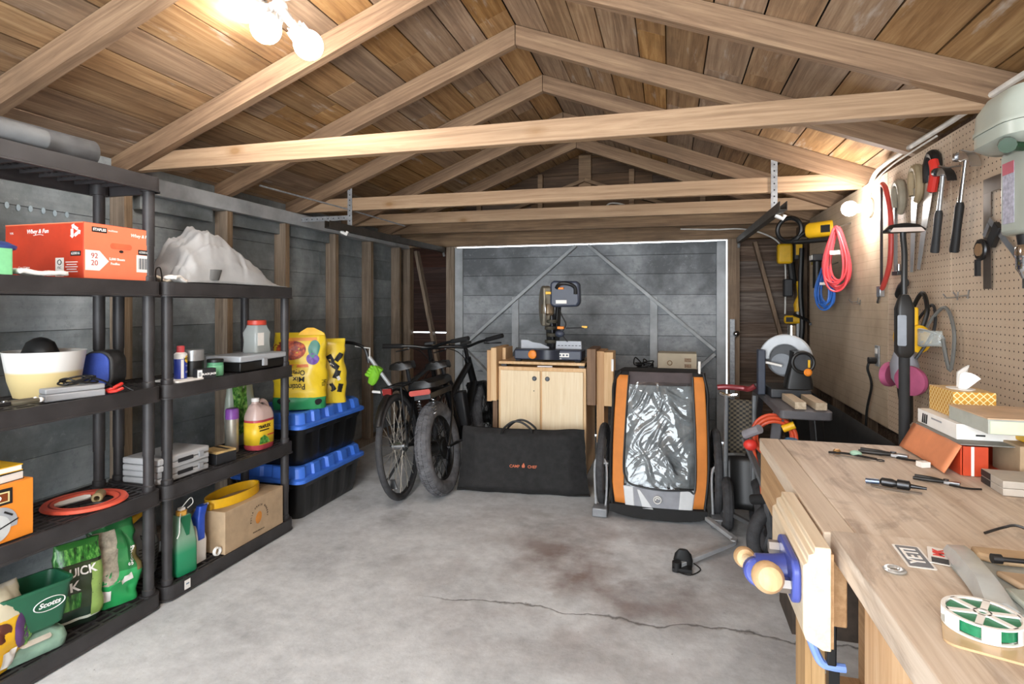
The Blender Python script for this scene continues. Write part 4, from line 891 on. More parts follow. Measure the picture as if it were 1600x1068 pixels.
# black carry bag
t = thing('carry_bag', 'flat black fabric carry bag with small orange logo standing against the cabinet', 'bag', (-.965, 3.765, 0), .105, rot=(-.07, 0, .105))
BAGM = plain('black_bag_fabric', '1f1e1e', .85, var=.3, scale=22, bump=.4)
def bagf(sgn):
    def fn(u, v):
        x = (u - .5)*(.87 - .03*v + (.05*(1 - v)**4)); z = v*.44 - .012*math.sin(PI*u)*v
        e = min(1, 8*min(u, 1-u))*min(1, 9*min(v, 1-v) + .25)
        return (x + .006*mnoise.noise((v*6, sgn, 1)), sgn*.055*e + .007*mnoise.noise((u*7, v*6, sgn*3)) + .004*mnoise.noise((u*20, v*16, 5)), max(.0, z + .006*mnoise.noise((u*5, v, 3))))
    return fn
MB().grid(bagf(-1), 40, 22).grid(bagf(1), 40, 22).build('body', BAGM, t, smooth=60)
for k, y in enumerate((-.05, .03)): MB().tube(curve_pts([(-.14 + .02*k, y, .40), (-.12 + .02*k, y - .01, .44), (-.06 + .02*k, y - .015, .485), (0 + .02*k, y - .012, .482), (.06 + .02*k, y - .005, .44), (.07 + .02*k, y, .41)]), .0075, 8).build('handle', BLACK, t)
OINK = plain('orange_embroidery', 'c46a48', .7)
MB().tube([(-.45 + .9*k/20, -.02, .01 + .004*math.sin(k)) for k in range(21)], .008, 6).build('bottom_piping', BLACK, t)
text('CAMP', .026, front(-.045, -.064, .19), OINK, t, bold=.0004); text('CHEF', .026, front(.075, -.064, .19), OINK, t, bold=.0004); decal('flame_mark', [(-.008, -.012), (.008, -.012), (.011, .0), (.002, .02), (-.011, 0)], front(.015, -.064, .195), OINK, t)

# mitre saw cabinet
MAPLE = wood('maple_plywood', ['d8bf98', 'e8d2ae', 'f0dfc2'], 'Z', .5, 1.2, .05); PINE = wood('pine_board', ['c39a68', 'd6b184', 'e3c69c'], 'Z', .55, 1, .1); WALN = wood('brown_board', ['5c4634', '7b604a', '97795d'], 'Z', .6, 1, .1); TANW = wood('tan_board', ['a87f54', 'bd9469', 'cfa97e'], 'Z', .55, 1, .1)
t = thing('saw_cabinet', 'blonde plywood saw cabinet with two doors and folding wings', 'cabinet', (-.896, 4.06, 0))
MB().box(-.325, .325, .0, .5, .06, .825).build('carcass', PINE, t, bevel=.002); MB().box(-.3, .3, .03, .47, .0, .058).build('plinth', DARK, t)
for s_ in (-1, 1):
    x0, x1 = (-.305, -.008) if s_ < 0 else (.008, .305)
    d_ = MB().box(x0, x1, -.018, -.0005, .085, .80).build('door', MAPLE, t, bevel=.0015)
    MB().lathe([(.017, 0), (.017, .004), (.011, .006), (.011, .012), (.002, .012)], frame((s_*.048, -.0185, .745), (1, 0, 0), (0, 0, 1)), 20).build('knob', DSTEEL, d_)
MB().prism(ngon(.004, 10), 0, .001, front(-.052, -.0185, .655)).build('screw_hole', DARK, t)
for x in (-.29, .29): MB().box(x - .02, x + .02, .02, .45, .826, .845).build('spacer', DARK, t)
MB().box(-.318, .318, -.02, .5, .846, .866).build('deck', PINE, t, bevel=.002)
MB().box(-.41, -.375, -.02, .16, .565, .945).build('wing_board', TANW, t, bevel=.002); MB().box(-.372, -.33, -.045, .3, .575, .965).build('wing_board', PINE, t, bevel=.002); MB().box(-.325, -.30, .1, .3, .867, .955).build('wing_stop', PINE, t)
MB().box(.333, .395, -.02, .3, .57, .967).build('wing_board', WALN, t, bevel=.002); MB().box(.397, .45, .02, .3, .30, .95).build('wing_board', TANW, t, bevel=.002); MB().box(.452, .515, .0, .2, .565, .945).build('wing_board', PINE, t, bevel=.002)
for x in (-.365, .43): MB().box(x - .018, x + .018, .04, .08, 0.0, .56 if x < 0 else .29).build('wing_leg', WALN, t)
tag(MB().loft([[(x, y, z) for x, y in ((-.05, -.03), (.06, -.02), (.05, .04), (-.04, .03))] for z in (0, .008)]).build('paper_scrap', PAPER, None), 'white paper scrap in the slot under the saw deck', 'paper', loc=(-.88, 4.10, .8265))
# mitre saw
NAVY = plain('grey_navy_plastic', '3b4150', .45, var=.08)
t = thing('mitre_saw', 'grey navy mitre saw with orange knob standing on the cabinet', 'saw', (-.855, 4.16, .867))
m = MB().box(-.25, .25, -.09, .12, .012, .085); m.build('base', NAVY, t, bevel=.01)
for x in (-.22, .22):
    for y in (-.07, .1): MB().box(x - .02, x + .02, y - .02, y + .02, 0, .0115).build('foot', RUBBER, t)
MB().lathe([(.1, .02), (.1, .088)], T(0, -.05, 0), 30).build('turntable', plain('dark_navy', '2b2f3b', .4), t)
MB().lathe([(.03, 0), (.034, .012), (.03, .03), (.02, .034)], frame((-.105, -.095, .052), (1, 0, 0), (0, 0, 1)), 24).build('mitre_knob', ORANGE, t)
decal('label_plate', rect(.08, .028), front(.12, -.0915, .05), PAPER, t)
for x in (.095, .12, .145): decal('label_mark', rect(.014, .012), front(x, -.0926, .05), NAVY, t)
decal('scale_plate', rect(.13, .008), front(.04, -.155 + .0635, .024), GREYP, t)
LG = plain('pale_grey_casting', 'a8acb3', .4, var=.05)
MB().prism([(-.225, .086), (-.225, .15), (-.17, .15), (-.14, .135), (-.07, .125), (-.01, .098), (-.01, .086)], -.012, .012, frame((0, .03, 0), (1, 0, 0), (0, 0, 1))).build('left_fence', LG, t, bevel=.002)
f_ = MB().prism([(.04, .086), (.045, .145), (.23, .145), (.235, .086)], -.012, .012, frame((0, .03, 0), (1, 0, 0), (0, 0, 1))).build('right_fence', LG, t, bevel=.002)
for k in range(7): decal('slot', rect(.016, .005), front(.065 + k*.026, .0172, .112), DARK, t)
MB().prism([(.15*math.cos(a)*.8, .15*math.sin(a)) for a in [PI*.36 + PI*1.2*k/26 for k in range(27)]] + [(.03, -.10), (.055, .05)], -.03, .03, frame((-.04, .0, .40), (0, -.7, 0.1), (.1, 0, 1)) if False else frame((-.035, .02, .405), (.45, -1, 0), (0, 0, 1))).build('blade_guard', plain('dusty_silver', '8e8778', .4, .6, var=.15), t, bevel=.008)
MB().lathe([(.118, -.0015), (.118, .0015)], frame((-.035, .02, .38), (.18, -1, 0), (0, 0, 1)), 40).build('blade', STEEL, t)
MB().lathe([(.045, 0), (.05, .01), (.05, .07), (.035, .085)], frame((-.02, .02, .42), (0, -1, 0), (0, 0, 1)) @ R(PI/2, 'X') @ R(0, 'Y'), 20).build('arbor_cover', plain('bronze_casting', '8c7a63', .4, .5), t)
h = MB(); h.prism([(.01, .415), (.012, .575), (.04, .59), (.2, .586), (.225, .57), (.23, .43), (.21, .40), (.04, .395)], -.05, .05, frame((0, 0, 0), (1, 0, 0), (0, 0, 1))); h.build('motor_housing', NAVY, t, bevel=.015)
MB().tube(curve_pts([(.06, -.056, .535), (.09, -.075, .565), (.15, -.075, .565), (.195, -.06, .54), (.2, -.056, .49)]), .013, 10).build('handle', BLACK, t)
MB().box(.075, .115, -.065, -.05, .525, .54).build('trigger', ORANGE, t, bevel=.003); decal('brand_plate', rect(.08, .025), front(.095, -.0505, .435), PAPER, t); MB().box(-.02, .02, -.06, -.03, .49, .51).build('lock_button', YEL, t, bevel=.003)
MB().bar((.0, .08, .06), (-.01, .05, .38), .06, .05).build('pivot_arm', DSTEEL, t, bevel=.006); MB().bar((.04, .06, .15), (.06, .03, .42), .035, .035).build('linkage', BLACK, t, bevel=.004)
for k, z in enumerate((.14, .19, .24, .29)): MB().lathe([(.04, -.012), (.044, 0), (.04, .012)], T(.0 + .012*(k % 2), .02, z), 16).build('dust_bellows', plain('bellows', '3d3a30', .6), t)
MB().tube(curve_pts([(.06, .0, .42), (.09, -.01, .34), (.12, 0, .27), (.09, .01, .2), (.13, .02, .14)]), .005, 6).build('power_cable', BLACK, t)
MB().box(.06, .11, -.03, .0, .235, .255).build('depth_stop', ORANGE, t, bevel=.004); MB().sph((.075, 0, .20), .03, 12, 8, (1.2, .8, .9)).build('gear_cover', NAVY, t); MB().tube([(.12, .0, .24), (.28, .03, .245)], .005, 6).build('hold_down_rod', DSTEEL, t); MB().box(.235, .275, .02, .04, .243, .258).build('rod_stop', YEL, t)

# child bicycle trailer
TB = plain('black_trailer_fabric', '191919', .8, bump=.2); TOR = plain('orange_trailer_fabric', 'cf7d33', .7, var=.06, bump=.1); TW = plain('silver_white_fabric', 'c9cbcc', .5, var=.05); TG = plain('grey_trailer_fabric', '8b8d93', .6)
t = thing('bike_trailer', 'orange and grey child bike trailer standing upright with clear window', 'trailer', (-.055, 3.50, 0))
def tf(x, s_, off=0):
    # front skin: s_ 0..1 bottom..top, leaning back, slightly bowed; x in -1..1
    w_ = .285 - .012*s_ + .01*math.sin(PI*s_) - (.02*max(0, .15 - s_)/.15)
    return (x*w_ - .006*s_ - .012*(1-s_), .16*s_ - .03*(1 - x*x) - off, .075 + .79*s_)
def skin(name, x0, x1, s0, s1, mat, off, n=10, wr=0):
    def fn(u, v):
        x = x0(v) + (x1(v) - x0(v))*u if callable(x0) else x0 + (x1 - x0)*u
        p = tf(x, s0 + (s1 - s0)*v, off); d = wr*(mnoise.noise((x*5, v*7, 3)) + .6*abs(mnoise.noise((x*11 + v*6, v*13, 1)))) if wr else 0
        return (p[0], p[1] - d, p[2])
    return MB().grid(fn, n if not wr else 40, n*2 if not wr else 60).build(name, mat, t, solid=.003)
skin('body_front', -1, 1, 0, 1, TB, -.004)
m = MB()
for s_ in (0, .5, 1):
    pass
m.loft([[tf(-1, s_, -.01), tf(1, s_, -.01), (tf(1, s_)[0] - .03, tf(1, s_)[1] + .34 - .1*s_, tf(1, s_)[2]), (tf(-1, s_)[0] + .03, tf(-1, s_)[1] + .34 - .1*s_, tf(1, s_)[2])] for s_ in (0, .5, 1)]).build('body_shell', TB, t, bevel=.02)
skin('dark_interior', -.68, .74, .16, .94, plain('dark_grey_lining', '8a8c8d', .8, var=.25), -.001)
xl = lambda v: -.70 + .05*v; xr = lambda v: .78 - .02*v
skin('left_orange_stripe', lambda v: -.93, lambda v: -.70 + .04*v, .02, .97, TOR, .004); skin('right_orange_stripe', lambda v: .74 - .02*v, lambda v: .97, .02, .97, TOR, .004)
tv = NT('clear_vinyl'); v_ = tv.obj()
tr_ = tv.n('ShaderNodeBsdfTransparent', {0: (.86, .88, .88, 1)}); gl = tv.n('ShaderNodeBsdfGlossy', {'Color': (.9, .92, .93, 1), 'Roughness': .07}); fz = tv.n('ShaderNodeFresnel', {0: 1.6})
mx_ = tv.n('ShaderNodeMixShader', {0: tv.math('ADD', fz, .02), 1: tr_, 2: gl}); tv.t.links.new(mx_.outputs[0], tv.t.nodes['Material Output'].inputs[0]); VINYL = tv.m
def vin(u, v):
    x = -.66 + 1.38*u; p = tf(x, .145 + .785*v, .008); e = min(1, 9*min(u, 1-u), 9*min(v, 1-v))
    wx = x*.28 + .05*mnoise.noise((x*2, v*3, 5)); wv = v*.79 + .05*mnoise.noise((x*3, v*4, 8))
    def rd(dx, dz, fa, fb, sd, k):
        a = wx*dx + wv*dz; b = wx*dz - wv*dx; n = mnoise.noise((a*fa, b*fb, sd))
        return max(0, 1 - k*abs(n))*min(1, max(0, mnoise.noise((a*3, b*4, sd + 9)) + .32))
    d = e*(.012*rd(.42, .9, 2.2, 13, 1, 4.5) + .012*rd(-.4, .9, 2.5, 12, 4, 4.5) + .006*rd(.7, .7, 4, 22, 7, 4) + .006*rd(-.75, .6, 4, 24, 2, 4) + .014*mnoise.noise((x*3, v*4, 4)))
    return (p[0], p[1] - d, p[2])
MB().grid(vin, 110, 140).build('clear_window', VINYL, t, smooth=180)
skin('top_flap', -.66, .72, .90, 1.0, plain('brown_grey_mesh', '4d4444', .8), .007)
skin('lower_silver_panel', -.68, .74, .0, .15, TG, .005)
for a, b in ((-.70, -.5), (.45, .74)): skin('white_panel', a, b, .0, .148, TW, .007)
skin('white_panel', lambda v: -.42 + .1*(1-v), lambda v: -.25 + .16*(1 - v) - .12*v, .0, .13, TW, .007)
MB().torus(.021, .003, front(-.012, -.045, .135) @ T(0, 0, .0), 24, 6).build('logo_ring', WHITE, t); MB().torus(.011, .003, front(-.012, -.045, .135), 16, 6, a0=.3, a1=3.6).build('logo_mark', WHITE, t)
def edge(xs): return [tf(x, s_, .009) for x, s_ in xs]
MB().tube(curve_pts(edge([(-.66, .97), (-.68, .6), (-.70, .3), (-.66, .21), (-.55, .165), (-.2, .145), (.2, .14), (.6, .15), (.735, .155), (.74, .5), (.72, .97)]), 5), .006, 6).build('window_zip', BLACK, t)
MB().tube(curve_pts(edge([(-1, .0), (-.98, .3), (-.97, .7), (-.99, .9), (-.85, 1.0)])), .008, 8).build('edge_piping', BLACK, t)
MB().tube(curve_pts(edge([(1, .0), (1, .3), (1, .7), (1.02, .85), (.95, 1.0)])), .008, 8).build('edge_piping', BLACK, t)
MB().loft([[(x*.28 - .012, -.025 - .012*(1 - x*x) + dy, z) for x, dy, z in [(k/6 - 1, 0, .012 + .03*abs(k/6 - 1)**3) for k in range(13)] + [(1 - k/6, .0, .085) for k in range(13)]], [(x*.28 - .012, .3, z) for x, z in [(k/6 - 1, .012) for k in range(13)] + [(1 - k/6, .085) for k in range(13)]]]).build('base_tray', TB, t)
for s_ in (-1, 1): MB().cyl((s_*.262 - .03, .16, .86), (s_*.262 - .03, .16, .935), .008).build('frame_pin', WHITE, t)
for s_, nm in ((-1, 'left'), (1, 'right')):
    x = s_*.34 - .01; Mw = T(x, .2, .262) @ R(PI/2, 'Y') @ R(0, 'Z')
    w_ = MB().torus(.235, .024, Mw, 44, 10).build('wheel', TYRE, t); MB().torus(.21, .01, Mw, 40, 6).build('rim', DARK, w_)
    q = MB()
    for k in range(20):
        a = 2*PI*k/20; q.cyl((x, .2, .262), (x, .2 + .21*math.cos(a), .262 + .21*math.sin(a)), .0015, seg=5)
    q.cyl((x - .03, .2, .262), (x + .03, .2, .262), .02).build('spokes', STEEL, w_)
    MB().tube(curve_pts([(x - .03, .02, .06), (x - .035, .01, .3), (x, .0, .345), (x + .035, .01, .3), (x + .03, .02, .06), (x, -.02, .03)]), .007, 8).build('wheel_guard', ALU, t)
    MB().box(x - .045, x + .045, -.05, .05, .002, .055).build('frame_bracket', plain('grey_bracket', '8a8c8f', .4, .4), t, bevel=.006)
m = MB(); m.bar((.265, -.03, .05), (.39, -.28, .04), .03, .022).bar((.39, -.28, .04), (.375, -.32, .04), .03, .022).bar((.38, -.31, .036), (.10, -.63, .026), .03, .022); m.build('tow_arm', ALU, t, bevel=.004)
MB().loft([[(.12 + .035*math.cos(a)*k, -.60 + .012*math.sin(a) - .0, .03 + z) for a in [2*PI*i/14 for i in range(14)]] for k, z in ((1.2, -.024), (1.3, .01), (1.1, .04), (.6, .06))]).tube(curve_pts([(.17, -.58, .02), (.2, -.62, .01), (.15, -.68, .006), (.09, -.66, .006)]), .003, 6).build('hitch_strap', BLACK, t)
MB().cyl((.09, -.64, .0), (.09, -.64, .045), .022).box(.07, .16, -.66, -.61, .002, .02).build('hitch', BLACK, t)
# behind the trailer
tag(MB().prism(rrect(.46, .45, .03), 0, .752).build('trunk', plain('dark_trunk_plastic', '2a2b2c', .6), None, bevel=.01), 'dark storage trunk hidden behind the orange bike trailer', 'trunk', loc=(.0, 4.78, 0))
t = thing('cream_box', 'cream cardboard box with round printed mark behind the bike trailer', 'box', (.055, 4.68, .753), 0, rot=(0, 0, -.02))
MB().box(-.14, .15, -.07, .14, 0, .15).build('carton', plain('cream_card', 'bdb29c', .8, var=.06), t, bevel=.002); MB().prism(rect(.21, .148), 0, .001, frame((-.141, .035, .075), (0, -1, 0), (0, 0, 1))).build('brown_end', plain('brown_end_print', '6d4837', .8), t)
MB().torus(.017, .003, front(-.05, -.0708, .075), 20, 6).build('round_mark', CARDD, t)
for k in (0, 1): decal('print_block', rect(.05, .028), front(.085, -.0705, .1 - .045*k), plain('faded_print', '97806a', .8, var=.3, scale=80), t)
t = thing('tangled_cable', 'tangled black cable heaped left of the cream box', 'cable', (-.2, 4.7, .753)); random.seed(8)
MB().tube(curve_pts([(random.uniform(-.08, .08), random.uniform(-.06, .06), random.uniform(.006, .13)*(1 - k/40)) for k in range(26)], 6), .005, 6).build('tangle', BLACK, t)
# ================================================================== LAMPS, DOOR TRACKS, RIGHT WALL TOOLS
BULB = emit('lit_bulb_glass', 'fff8f2', 95)
BULBW = emit('lit_wall_bulb_glass', 'fff8f2', 210)
def bulb(name, label, loc, rot, r=.05, mat=None):
    t = thing(name, label, 'bulb', loc, rot=rot, group='lit bulbs')
    MB().lathe([(.001, -.115), (.014, -.115), (.0145, -.095), (.02, -.09), (.036, -.05), (.038, -.038)], None, 20).build('heat_sink', plain('bulb_white_plastic', 'dcdcd8', .4), t)
    m = MB()
    for k in range(12): m.box(.02, .04, -.0015, .0015, -.085, -.04, R(2*PI*k/12, 'Z'))
    m.build('cooling_fins', plain('bulb_fin_grey', 'b9bcc0', .4, .3), t)
    prof = [(.038, -.038)] + [(r*math.cos(a), r*math.sin(a)) for a in [-.68 + k*(.68 + PI/2)/10 for k in range(10)]] + [(.001, r)]
    MB().lathe(prof, None, 24).build('glass', mat or BULB, t)
    return t
fx = thing('ceiling_lamp_socket', 'white splitter socket hanging under the roof boards with three bulbs', 'socket', (-1.485, 1.93, 2.455))
SOCK = plain('socket_white', 'cfd0ce', .5)
MB().cyl((0, 0, .0), (0, 0, .06), .022).lathe([(.05, .05), (.05, .064)], None, 24).build('stem', SOCK, fx); MB().sph((0, 0, .0), .032).build('hub', SOCK, fx)
def sock_dir(d): return Vector(d).normalized()
for nm, tgt in (('left bulb of the ceiling cluster, partly above the frame', (-.15, -.02, .01)), ('middle bulb of the ceiling cluster, the largest glare', (.005, -.075, -.11)), ('right bulb of the ceiling cluster, lowest of three', (.125, .01, -.16))):
    p = Vector(tgt); d = p.normalized(); q = (-d).to_track_quat('Z', 'Y'); q = d.to_track_quat('Z', 'Y')
    b = bulb('led_bulb', nm, Vector(fx.location) + d*max(.15, p.length), q.to_euler(), .056)
    MB().cyl(d*.02, d*(max(.15, p.length) - .115), .02, .018).build('branch_socket', SOCK, fx)
t = thing('wall_lamp_holder', 'white porcelain lamp holder screwed to the hardboard wall', 'lamp holder', (1.0675, 3.545, 1.812), rot=(0, -PI/2, 0))
MB().lathe([(.052, 0), (.052, .012), (.045, .02), (.024, .024), (.022, .032)], None, 30).build('base', plain('porcelain', 'e4e2dc', .25), t); MB().box(-.055, .055, -.05, .05, -.004, .0).build('backing_board', CARDD, t)
bulb('led_bulb', 'single lit bulb on the right wall beside the red cord coil', (.963, 3.545, 1.812), (0, -PI/2, 0), .066, BULBW).scale = (.62, .62, .62)
# white cables
CAB = plain('white_cable', 'd9d6cf', .45)
tag(MB().tube(curve_pts([(1.05, 3.55, 1.87), (1.055, 3.49, 1.95), (1.05, 3.35, 1.985), (1.045, 3.0, 1.99), (1.045, 2.6, 1.985), (1.045, 2.2, 1.985), (1.045, 1.95, 1.98)]), .011, 8).build('conduit', CAB, None), 'white cable curving along the top of the pegboard', 'cable')
tag(MB().tube(curve_pts([(1.04, 3.5, 1.84), (1.05, 3.42, 1.93), (1.05, 3.2, 1.962), (1.05, 2.9, 1.967), (1.05, 2.7, 1.967)]), .004, 6).build('thin_cable', CAB, None), 'thin second white wire below the conduit on the pegboard', 'cable')
tag(MB().tube(curve_pts([(-.62, 5.58, 2.2), (-.55, 5.57, 2.26), (-.42, 5.57, 2.24), (-.36, 5.57, 2.18), (-.3, 5.57, 2.1)]), .008, 6).build('gable_cable', CAB, None), 'white cable looping from the gable post', 'cable')
tag(MB().tube(curve_pts([(.1, 5.5, 1.98), (.4, 5.5, 1.965), (.62, 5.48, 1.96), (.8, 5.4, 1.9), (.93, 5.4, 1.8), (.98, 5.45, 1.6), (.98, 5.47, 1.2)]), .007, 6).build('corner_cable', CAB, None), 'white cable running across the header into the right corner', 'cable')
# door tracks
GALV = plain('galvanised_steel', '9c9ea0', .45, .3, var=.2, scale=40); TRK = plain('dark_track_steel', '4a453f', .5, .6, var=.2)
def strap(mb_, p, q, w_=.035):
    mb_.bar(p, q, w_, .003); return mb_
def track(label, x, y0, z0, y1, z1, sgn):
    t = thing('door_track', label, 'track', (0, 0, 0), group='overhead door tracks')
    m = MB(); d = Vector((0, y1 - y0, z1 - z0)); L = d.length
    m.loft([[Vector((x + a, y0, z0 + b)) + d*s_ for a, b in ((-.02, -.025), (.02, -.025), (.02, .025), (.017, .025), (.017, -.02), (-.017, -.02), (-.017, .025), (-.02, .025))] for s_ in (0, 1)]).build('channel', TRK, t)
    yy = 3.71; zz = z0 + (z1 - z0)*(yy - y0)/(y1 - y0)
    h = MB().box(x - .018, x + .018, yy - .005, yy - .001, zz + .027, zz + .36); h.build('hanger_strap', GALV, t)
    m = MB()
    for k in range(8): m.prism(ngon(.005, 8), 0, .001, front(x, yy - .0052, zz + .06 + k*.038))
    m.build('strap_holes', DARK, t)
    MB().tube([(x - .01, yy - .1, zz - .03), (x + .03, yy - .1, zz - .05), (x + .04, yy - .1, zz - .03)], .012, 8).build('roller', WHITE, t)
    MB().tube([(x, y1, z1 - .03), (x, y1 + .02, z1 - .06)], .012, 8).build('end_stop', GALV, t)
    return t
tl_ = track('dark steel door track on the left side under the tie beams', -2.25, 3.42, 1.83, 5.5, 1.846, -1)
MB().box(-2.70, -2.27, 3.712, 3.716, 1.9, 1.935).build('angle_bracket', GALV, tl_); m = MB()
for k in range(9): m.prism(ngon(.005, 8), 0, .001, front(-2.66 + k*.045, 3.7118, 1.917))
m.build('bracket_holes', DARK, tl_)
MB().tube([(-2.45, 3.0, 2.02), (-2.27, 3.7, 1.98), (-2.1, 4.3, 1.93)], .006, 6).build('tension_rod', GALV, tl_)
track('dark steel door track hanging on the right side, its open end toward the camera', .605, 3.42, 1.825, 5.5, 1.86, 1)
t = thing('door_roller_arm', 'grey steel bracket standing beside the right edge of the door', 'bracket', (.55, 5.52, 0)); MB().box(-.02, .02, -.02, .02, .0, 1.15).build('bar', GALV, t); MB().sph((.03, -.03, 1.02), .03).build('roller_cap', CHROME, t)

# ---- tools hung on the pegboard: local x runs toward the camera, local -y faces the room
WALLX = 1.067
def wallthing(name, label, cat, y, z, group=None, off=0, tilt=0):
    return thing(name, label, cat, (WALLX - off, y, z), group=group, rot=Euler((0, tilt, 0)).to_matrix().to_4x4() and (Matrix.Rotation(-PI/2, 4, 'Z') @ Matrix.Rotation(tilt, 4, 'Y')).to_euler())
def hook(y, z, k, nm):
    t = wallthing('peg_hook', nm, 'hook', y, z, 'wire peg hooks')
    MB().tube([(0, -.001, 0), (0, -.04, -.004), (0, -.05, .012)], .003, 6).tube([(0, -.001, .02), (0, -.004, -.012)], .003, 6).build('wire', STEEL, t)
for k, (y, z, nm) in enumerate(((3.72, 1.29, 'bare wire hook on the hardboard left of the outlet'), (3.76, 1.30, 'second bare wire hook just beyond the first, left of the outlet'), (2.56, 1.31, 'empty wire hook right of the respirator'), (2.48, 1.315, 'empty wire hook nearest the tissue box, right of the respirator'), (2.15, 1.63, 'long wire hook beside the framing square'))): hook(y, z, k, nm)
def hammer(label, y, z, L, handle_mat, tilt, wood_=False):
    t = wallthing('claw_hammer', label, 'hammer', y, z, 'claw hammers on the pegboard', .045, tilt)
    m = MB().tube([(-.02, 0, .01), (-.045, 0, .008)], .012, 12).cyl((-.045, 0, .008), (-.066, 0, .006), .0165, .017, 14)
    m.loft([[(x_, y_*w_, zc + h_*q) for y_, q in ((-1, -.5), (1, -.5), (1, .5), (-1, .5))] for x_, w_, zc, h_ in ((-.025, .012, .01, .028), (0, .014, .01, .032), (.025, .014, .012, .024), (.05, .016, .008, .013), (.07, .017, -.006, .006), (.082, .016, -.02, .002))])
    m.build('head', STEEL if not wood_ else DSTEEL, t, bevel=.003)
    MB().loft([[(sx*math.cos(a), sy*math.sin(a), zz) for a in [2*PI*k/14 for k in range(14)]] for sx, sy, zz in ((.010, .008, .0), (.009, .007, -.05), (.011, .008, -L*.45))]).build('shaft', CHROME if not wood_ else plain('silver_handle', 'b9bbbd', .3, .6), t)
    MB().loft([[(sx*math.cos(a), sy*math.sin(a), zz) for a in [2*PI*k/16 for k in range(16)]] for sx, sy, zz in ((.012, .010, -L*.45 - .0005), (.017, .014, -L*.5), (.016, .013, -L*.75), (.0195, .015, -L*.97), (.018, .014, -L))]).build('grip', handle_mat, t)
    MB().tube([(.03, .044, .03), (.03, .0, .026), (.03, -.03, .034)], .003, 6).build('hanging_hook', STEEL, t)
hammer('claw hammer with long black grip nearest the drill press', 2.40, 1.80, .335, plain('black_grip', '1c1c1d', .6), .26)
hammer('claw hammer with slim dark grip left of the larger one', 2.575, 1.785, .305, plain('charcoal_grip', '2f3032', .6), .24, True)
def handsaw(label, y, z, tilt, Lb, hm, hm2=None, wtop=.085, wtip=.03):
    t = wallthing('hand_saw', label, 'saw', y, z, 'hand saws on the pegboard', .02, tilt)
    MB().prism([(-.04, -.06), (wtop - .04, -.06), (-.04 + wtip, -Lb), (-.04, -Lb)], -.0008, .0008, front(0, 0, 0)).build('blade', plain('saw_blade_steel', 'c3c4c3', .3, .8, var=.1), t)
    m = MB(); c = [(-.045, -.1), (-.055, -.06), (-.045, 0), (-.02, .035), (.02, .03), (.055, -.01), (.06, -.06), (.045, -.12), (.02, -.13), (0, -.085)]
    pts = curve_pts([(x_, 0, z_) for x_, z_ in ((-.03, -.09), (-.04, -.03), (-.02, .02), (.025, .02), (.05, -.03), (.045, -.09), (.02, -.12))], 5)
    m.tube(pts, .016, 10, rads=[.014 + .006*math.sin(PI*i/(len(pts)-1)) for i in range(len(pts))]); m.build('handle', hm, t)
    if hm2:
        MB().tube(curve_pts([(.045, -.012, .0), (.07, -.012, -.045), (.06, -.012, -.12)]), .018, 10).build('grip', hm2, t)
    return t
handsaw('hand saw with black and bright red handle', 2.735, 1.875, .24, .46, BLACK, RED)
handsaw('hand saw with worn wooden handle', 2.90, 1.855, .04, .43, plain('worn_wood_handle', '9c8a6b', .6, var=.15), None, .07, .03)
t = handsaw('narrow saw with grey wooden handle behind the bow saw', 3.10, 1.83, -.05, .40, plain('grey_wood_handle', '8c8371', .6), None, .03, .015)
t = wallthing('bow_saw', 'red tubular bow saw hanging left of the hand saws', 'saw', 3.255, 1.62, None, .03)
MB().tube(curve_pts([(-.02, 0, .27), (.03, 0, .23), (.085, 0, .10), (.10, 0, -.03), (.075, 0, -.15), (-.005, 0, -.245), (-.04, 0, -.26)]), .012, 10).build('bow', plain('faded_red_paint', 'c0443c', .4), t)
MB().box(-.034, -.028, -.006, .006, -.24, .26).build('blade', DSTEEL, t); MB().box(-.07, -.02, -.012, .012, -.30, -.245).tube([(-.05, 0, -.28), (-.085, 0, -.33)], .008, 8).build('tension_lever', STEEL, t, bevel=.003)
t = wallthing('bar_clamp', 'small steel bar clamp hanging below the grey handled saw', 'clamp', 3.10, 1.44, None, .03)
MB().box(-.004, .004, -.006, .006, -.02, .30).build('bar', STEEL, t); MB().box(-.02, .05, -.01, .01, -.02, .0).build('jaw', DSTEEL, t, bevel=.002); MB().cyl((.04, 0, -.01), (.04, 0, .03), .008).build('screw', STEEL, t)
t = wallthing('spring_clamp', 'black spring clamp hanging below the saws', 'clamp', 3.0, 1.36, None, .035)
MB().loft([[(x_, .016*math.cos(a), z_ + .022*math.sin(a)) for a in [2*PI*k/12 for k in range(12)]] for x_, z_ in ((-.05, -.03), (-.02, .0), (.03, .02))]).build('body', BLACK, t)
t = wallthing('framing_square', 'dark steel framing square hanging beside the drill press', 'square', 2.33, 1.665, None, .008)
MB().box(-.03, .02, -.0015, .0015, -.33, .0).box(-.03, .25, -.0015, .0015, 0.0005, .05).build('square', plain('brown_steel', '6f6459', .4, .7), t)
t = wallthing('caliper', 'steel caliper with black slide hanging by the framing square', 'caliper', 2.28, 1.555, None, .02, .7)
MB().box(-.02, .20, -.003, .003, -.01, .012).build('beam', STEEL, t); MB().box(-.02, .0, -.004, .004, -.06, -.0105).build('jaw', STEEL, t); MB().box(.02, .06, -.008, .008, -.06, .018).build('slide', DSTEEL, t, bevel=.002)
t = wallthing('tape_ring', 'dark round tool with brown insert hanging under the caliper', 'tool', 2.33, 1.47, None, .03); MB().torus(.03, .008, front(0, 0, 0), 24, 8).build('ring', DSTEEL, t); MB().prism(ngon(.022), -.01, .01, front(0, 0, 0)).build('insert', CARDD, t); MB().box(-.03, -.012, -.006, .006, -.09, -.032).build('tail', DSTEEL, t)
